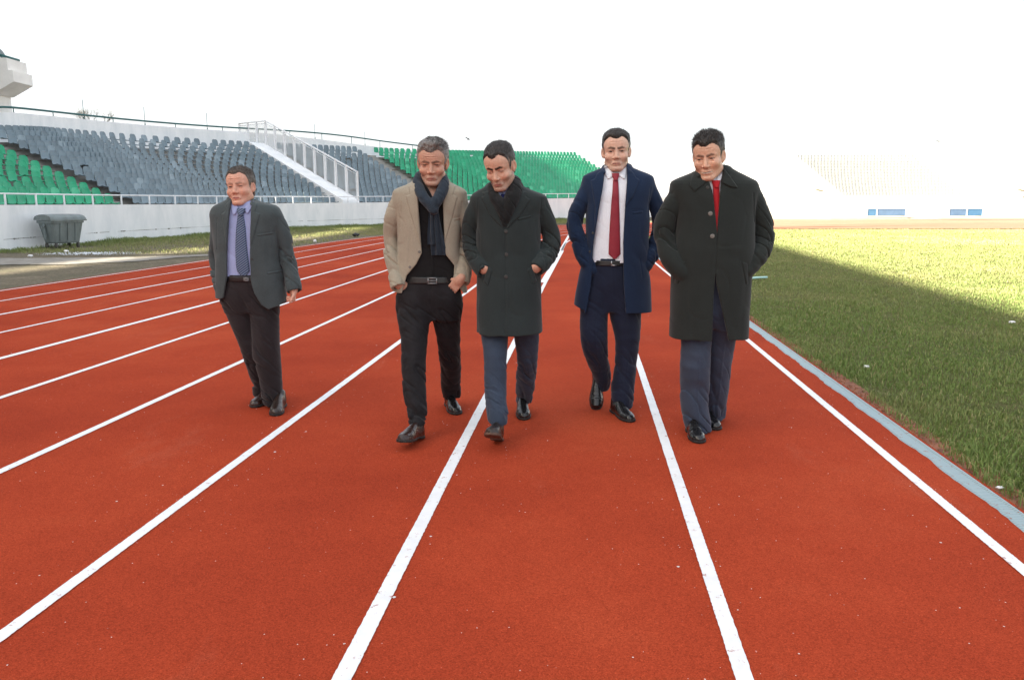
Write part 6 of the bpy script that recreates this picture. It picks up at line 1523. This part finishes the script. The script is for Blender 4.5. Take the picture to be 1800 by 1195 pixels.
# --- 1: older man on the left, grey jacket
PEOPLE.append(dict(seed=1, label='older man in a grey jacket, blue shirt and striped tie walking apart from the others', Y0=Ym((481, 731), (446, 716), .12), base=gp(465, 722).xy,
    head=dict(eye=(412.5, 328, -.09), yaw=rad(-5), pitch=rad(-2), roll=rad(-5), s=(1.10, 1.05, 1.05),
              o=dict(haircol=(.070, .052, .040), grey=.12, greyside=.35, greycol=(.16, .15, .14), top=.010, side=.004, len=.014, lift=.25, hairline=.080, recess=.006, peak=.004, messy=.4, skin=(.64, .345, .25), open=.0026, jaw=1.12, browz=-.002, brow=.45, browcol=(.10, .07, .05), lipcol=(.46, .15, .13), frown=1, lines=(.045, .058), gaze=(.1, 0))),
    neck=(425, 370, .03), torso=[(347, 405, 439), (352, 398, 449), (357, 388, 469), (361, 379, 484), (367, 373, 491), (378, 370, 495), (392, 372, 494), (410, 376, 491), (450, 379, 491), (480, 380, 497), (510, 380, 502), (545, 384, 508)],
    dep=[(343, .06, .07), (357, .09, .10), (373, .115, .11), (410, .13, .12), (460, .14, .12), (545, .14, .13)],
    arms=[[(382, 393, 0, 20), (381, 420, .0, 22), (380, 450, .04, 21), (383, 480, .02, 21), (388, 502, -.03, 21), (394, 518, -.06, 20)],
          [(487, 384, 0, 22), (498, 412, .01, 23), (505, 445, .02, 22), (511, 480, .0, 23), (517, 512, -.04, 24)]], armcut=[(.0,), (.0,)],
    hands=[dict(wrist=(394, 513, -.06), tip=(404, 545, -.06), n=(0, 1, 0), thumb=-1, curl=.2, s=.85), dict(wrist=(516, 509, -.04), tip=(514, 545, -.05), n=(-.8, -.6, 0), thumb=1, curl=1.5, s=.78)],
    hips=[(478, 400, 470), (500, 396, 480), (525, 391, 487), (545, 398, 486)], hdep=[(478, .13, .10), (515, .12, .12), (545, .09, .10)], waist=484,
    legs=[[(415, 520, 0, 50), (425, 560, -.02, 42), (438, 600, -.05, 33), (448, 640, -.05, 27), (455, 670, -.03, 24), (458, 694, 0, 22)],
          [(462, 520, 0, 50), (466, 560, -.01, 46), (468, 611, -.02, 44), (476, 665, -.01, 36), (479, 706, 0, 31)]], hems=[692, 707],
    shoes=[dict(at=(443, 716), yaw=-28, pitch=-6, mat=M_lthb, laces=False), dict(at=(482, 731), yaw=6, pitch=0, mat=M_lthb2, laces=False)],
    tmat=M_cord, smat=M_bshirt, cmat=M_gsuit, coatname='jacket', tfold=1.1, hem=546, shirt_off=-.024, tseam=[((437, 497), (440, 540)), ((400, 500), (392, 520))],
    open=[[(404, 320), (402, 360), (399, 430), (399, 485), (392, 524), (370, 530), (370, 590), (520, 590), (502, 527), (488, 538), (472, 544), (460, 536), (448, 515), (442, 495), (440, 430), (440, 385), (440, 320)]], cutall=[[(360, 524), (398, 528), (400, 540), (470, 545), (488, 538), (503, 526), (530, 520), (530, 600), (360, 600)]],
    **{'raise': [([(405, 347), (393, 360), (394, 372), (388, 376), (396, 420), (400, 470), (402, 380)], .006), ([(438, 347), (450, 360), (448, 372), (456, 376), (449, 410), (441, 436), (440, 380)], .006), ([(452, 412), (477, 408), (477, 412), (452, 416)], .0035), ([(468, 479), (496, 475), (496, 479), (468, 483)], .0035)]},
    seams=[((482, 385), (490, 440), .0045), ((379, 385), (380, 440), .0045)],
    collar=[(403, 360, -.09, 3.1), (400, 353, -.02, 4), (405, 348, .06, 4.3), (424, 345, .08, 4.3), (441, 347, .06, 4.3), (444, 352, -.02, 4), (441, 359, -.09, 3.1)],
    wings=[[(357, 402, 406), (364, 402, 416), (371, 404, 415), (378, 408, 411)], [(354, 437, 442), (362, 427, 441), (369, 426, 437), (375, 431, 434)]],
    tie=dict(blade=[(378, 416, 426), (400, 414, 430), (440, 413.5, 434), (468, 415, 438), (477, 417, 438.5), (487, 425, 431)], knot=[(366, 414, 429), (372, 415, 428), (379, 418, 425)], mat=M_tieb),
    placket=[(380, 423, 427), (484, 427, 431)], belt=(490.5, .016), buckle=(434, .013, .012, 'O'), buttons=[(444, 455, .008, M_button_d)]))
def scarf_ring(P, pts, w, name, mat, seed, fl=1.0):
    q = cr([np.append(P.p(px, py, dy), P.r(ww, px, py, dy)) for px, py, dy, ww in pts], 30); c = [x[:3] for x in q]; r = [x[3] for x in q]
    fn = lambda v: tube(v, c, r, .008) - .0045 * folds(v, (14, 14, 22), (1.1, .4), seed)
    lo, hi = bounds(c, max(r) + .03); V, Q = mesh_box(fn, lo, hi, .0040); return (name, 'person', V, Q, None, mat, True), fn
def ex_scarf2(P, out, X):
    e1, f1 = scarf_ring(P, [(779, 316, -.02, 16), (779, 328, -.08, 18), (774, 342, -.125, 18), (767, 354, -.145, 17), (759, 366, -.15, 15)], 0, 'scarf', M_scarf, 31)
    e2, f2 = scarf_ring(P, [(757, 308, .08, 16), (740, 309, .05, 16), (734, 318, -.02, 16), (737, 332, -.08, 18), (745, 347, -.13, 18), (756, 360, -.155, 18), (763, 370, -.16, 17)], 0, 'scarf', M_scarf, 32)
    e3, f3 = scarf_ring(P, [(779, 316, -.02, 16), (775, 309, .05, 16), (757, 308, .08, 16)], 0, 'scarf', M_scarf, 33)
    fn = lambda v: smin(smin(f1(v), f2(v), .006), f3(v), .008)
    pts = np.concatenate([e1[2], e2[2], e3[2]]); V, Q = mesh_box(fn, pts.min(0) - .02, pts.max(0) + .02, .0042); out.append(('scarf', 'person', V, Q, None, M_scarf, True)); i = len(out) - 1
    wb = lambda t, u: .010 * np.sin(u * 7 + t * 3) * np.clip(t * 3, 0, 1) + .03 * (1 - t)
    V, Q = strip_geo(P, [(366, 756, 770), (385, 757, 773), (410, 756, 778), (435, 757, 783), (449, 758, 786)], X['shirt'], .012, .010, 21, 60, .010, wb); out.append(('hanging_end', i, V, Q, None, M_scarf, True))
    V, Q = strip_geo(P, [(366, 755, 764), (385, 754, 764), (410, 752, 766), (430, 752, 769)], X['shirt'], .030, .010, 15, 50, .008, lambda t, u: .008 * np.sin(u * 5 + 1) + .02 * (1 - t)); out.append(('hanging_end', i, V, Q, None, M_scarf, True))
def ex_scarf3(P, out, X):
    e1, f1 = scarf_ring(P, [(888, 318, .08, 15), (902, 317, .05, 17), (908, 326, -.03, 22), (903, 342, -.09, 25), (895, 360, -.12, 24), (891, 380, -.13, 16), (888, 396, -.13, 8)], 0, 'scarf', M_scarf2, 34)
    e2, f2 = scarf_ring(P, [(888, 318, .08, 15), (872, 321, .05, 15), (865, 331, -.03, 17), (869, 346, -.09, 18), (879, 360, -.12, 20), (884, 378, -.13, 14), (888, 396, -.13, 8)], 0, 'scarf', M_scarf2, 35)
    fn = lambda v: smin(f1(v), f2(v), .005); pts = np.concatenate([e1[2], e2[2]]); V, Q = mesh_box(fn, pts.min(0) - .02, pts.max(0) + .02, .0042); out.append(('scarf', 'person', V, Q, None, M_scarf2, True))
EX = {'scarf2': ex_scarf2, 'scarf3': ex_scarf3}
for D in PEOPLE: D['extra'] = [EX[e] for e in D.get('extra', [])]
import time as _t, os as _os
_t0 = _t.time()
_sel = _os.environ.get('ONLY')
if _sel: PEOPLE = [D for D in PEOPLE if str(D['seed']) in _sel]
with ThreadPoolExecutor(4) as ex_: RES = list(ex_.map(build_person, PEOPLE))
for D, o_ in zip(PEOPLE, RES): assemble(D, o_)
print('people', _t.time() - _t0)
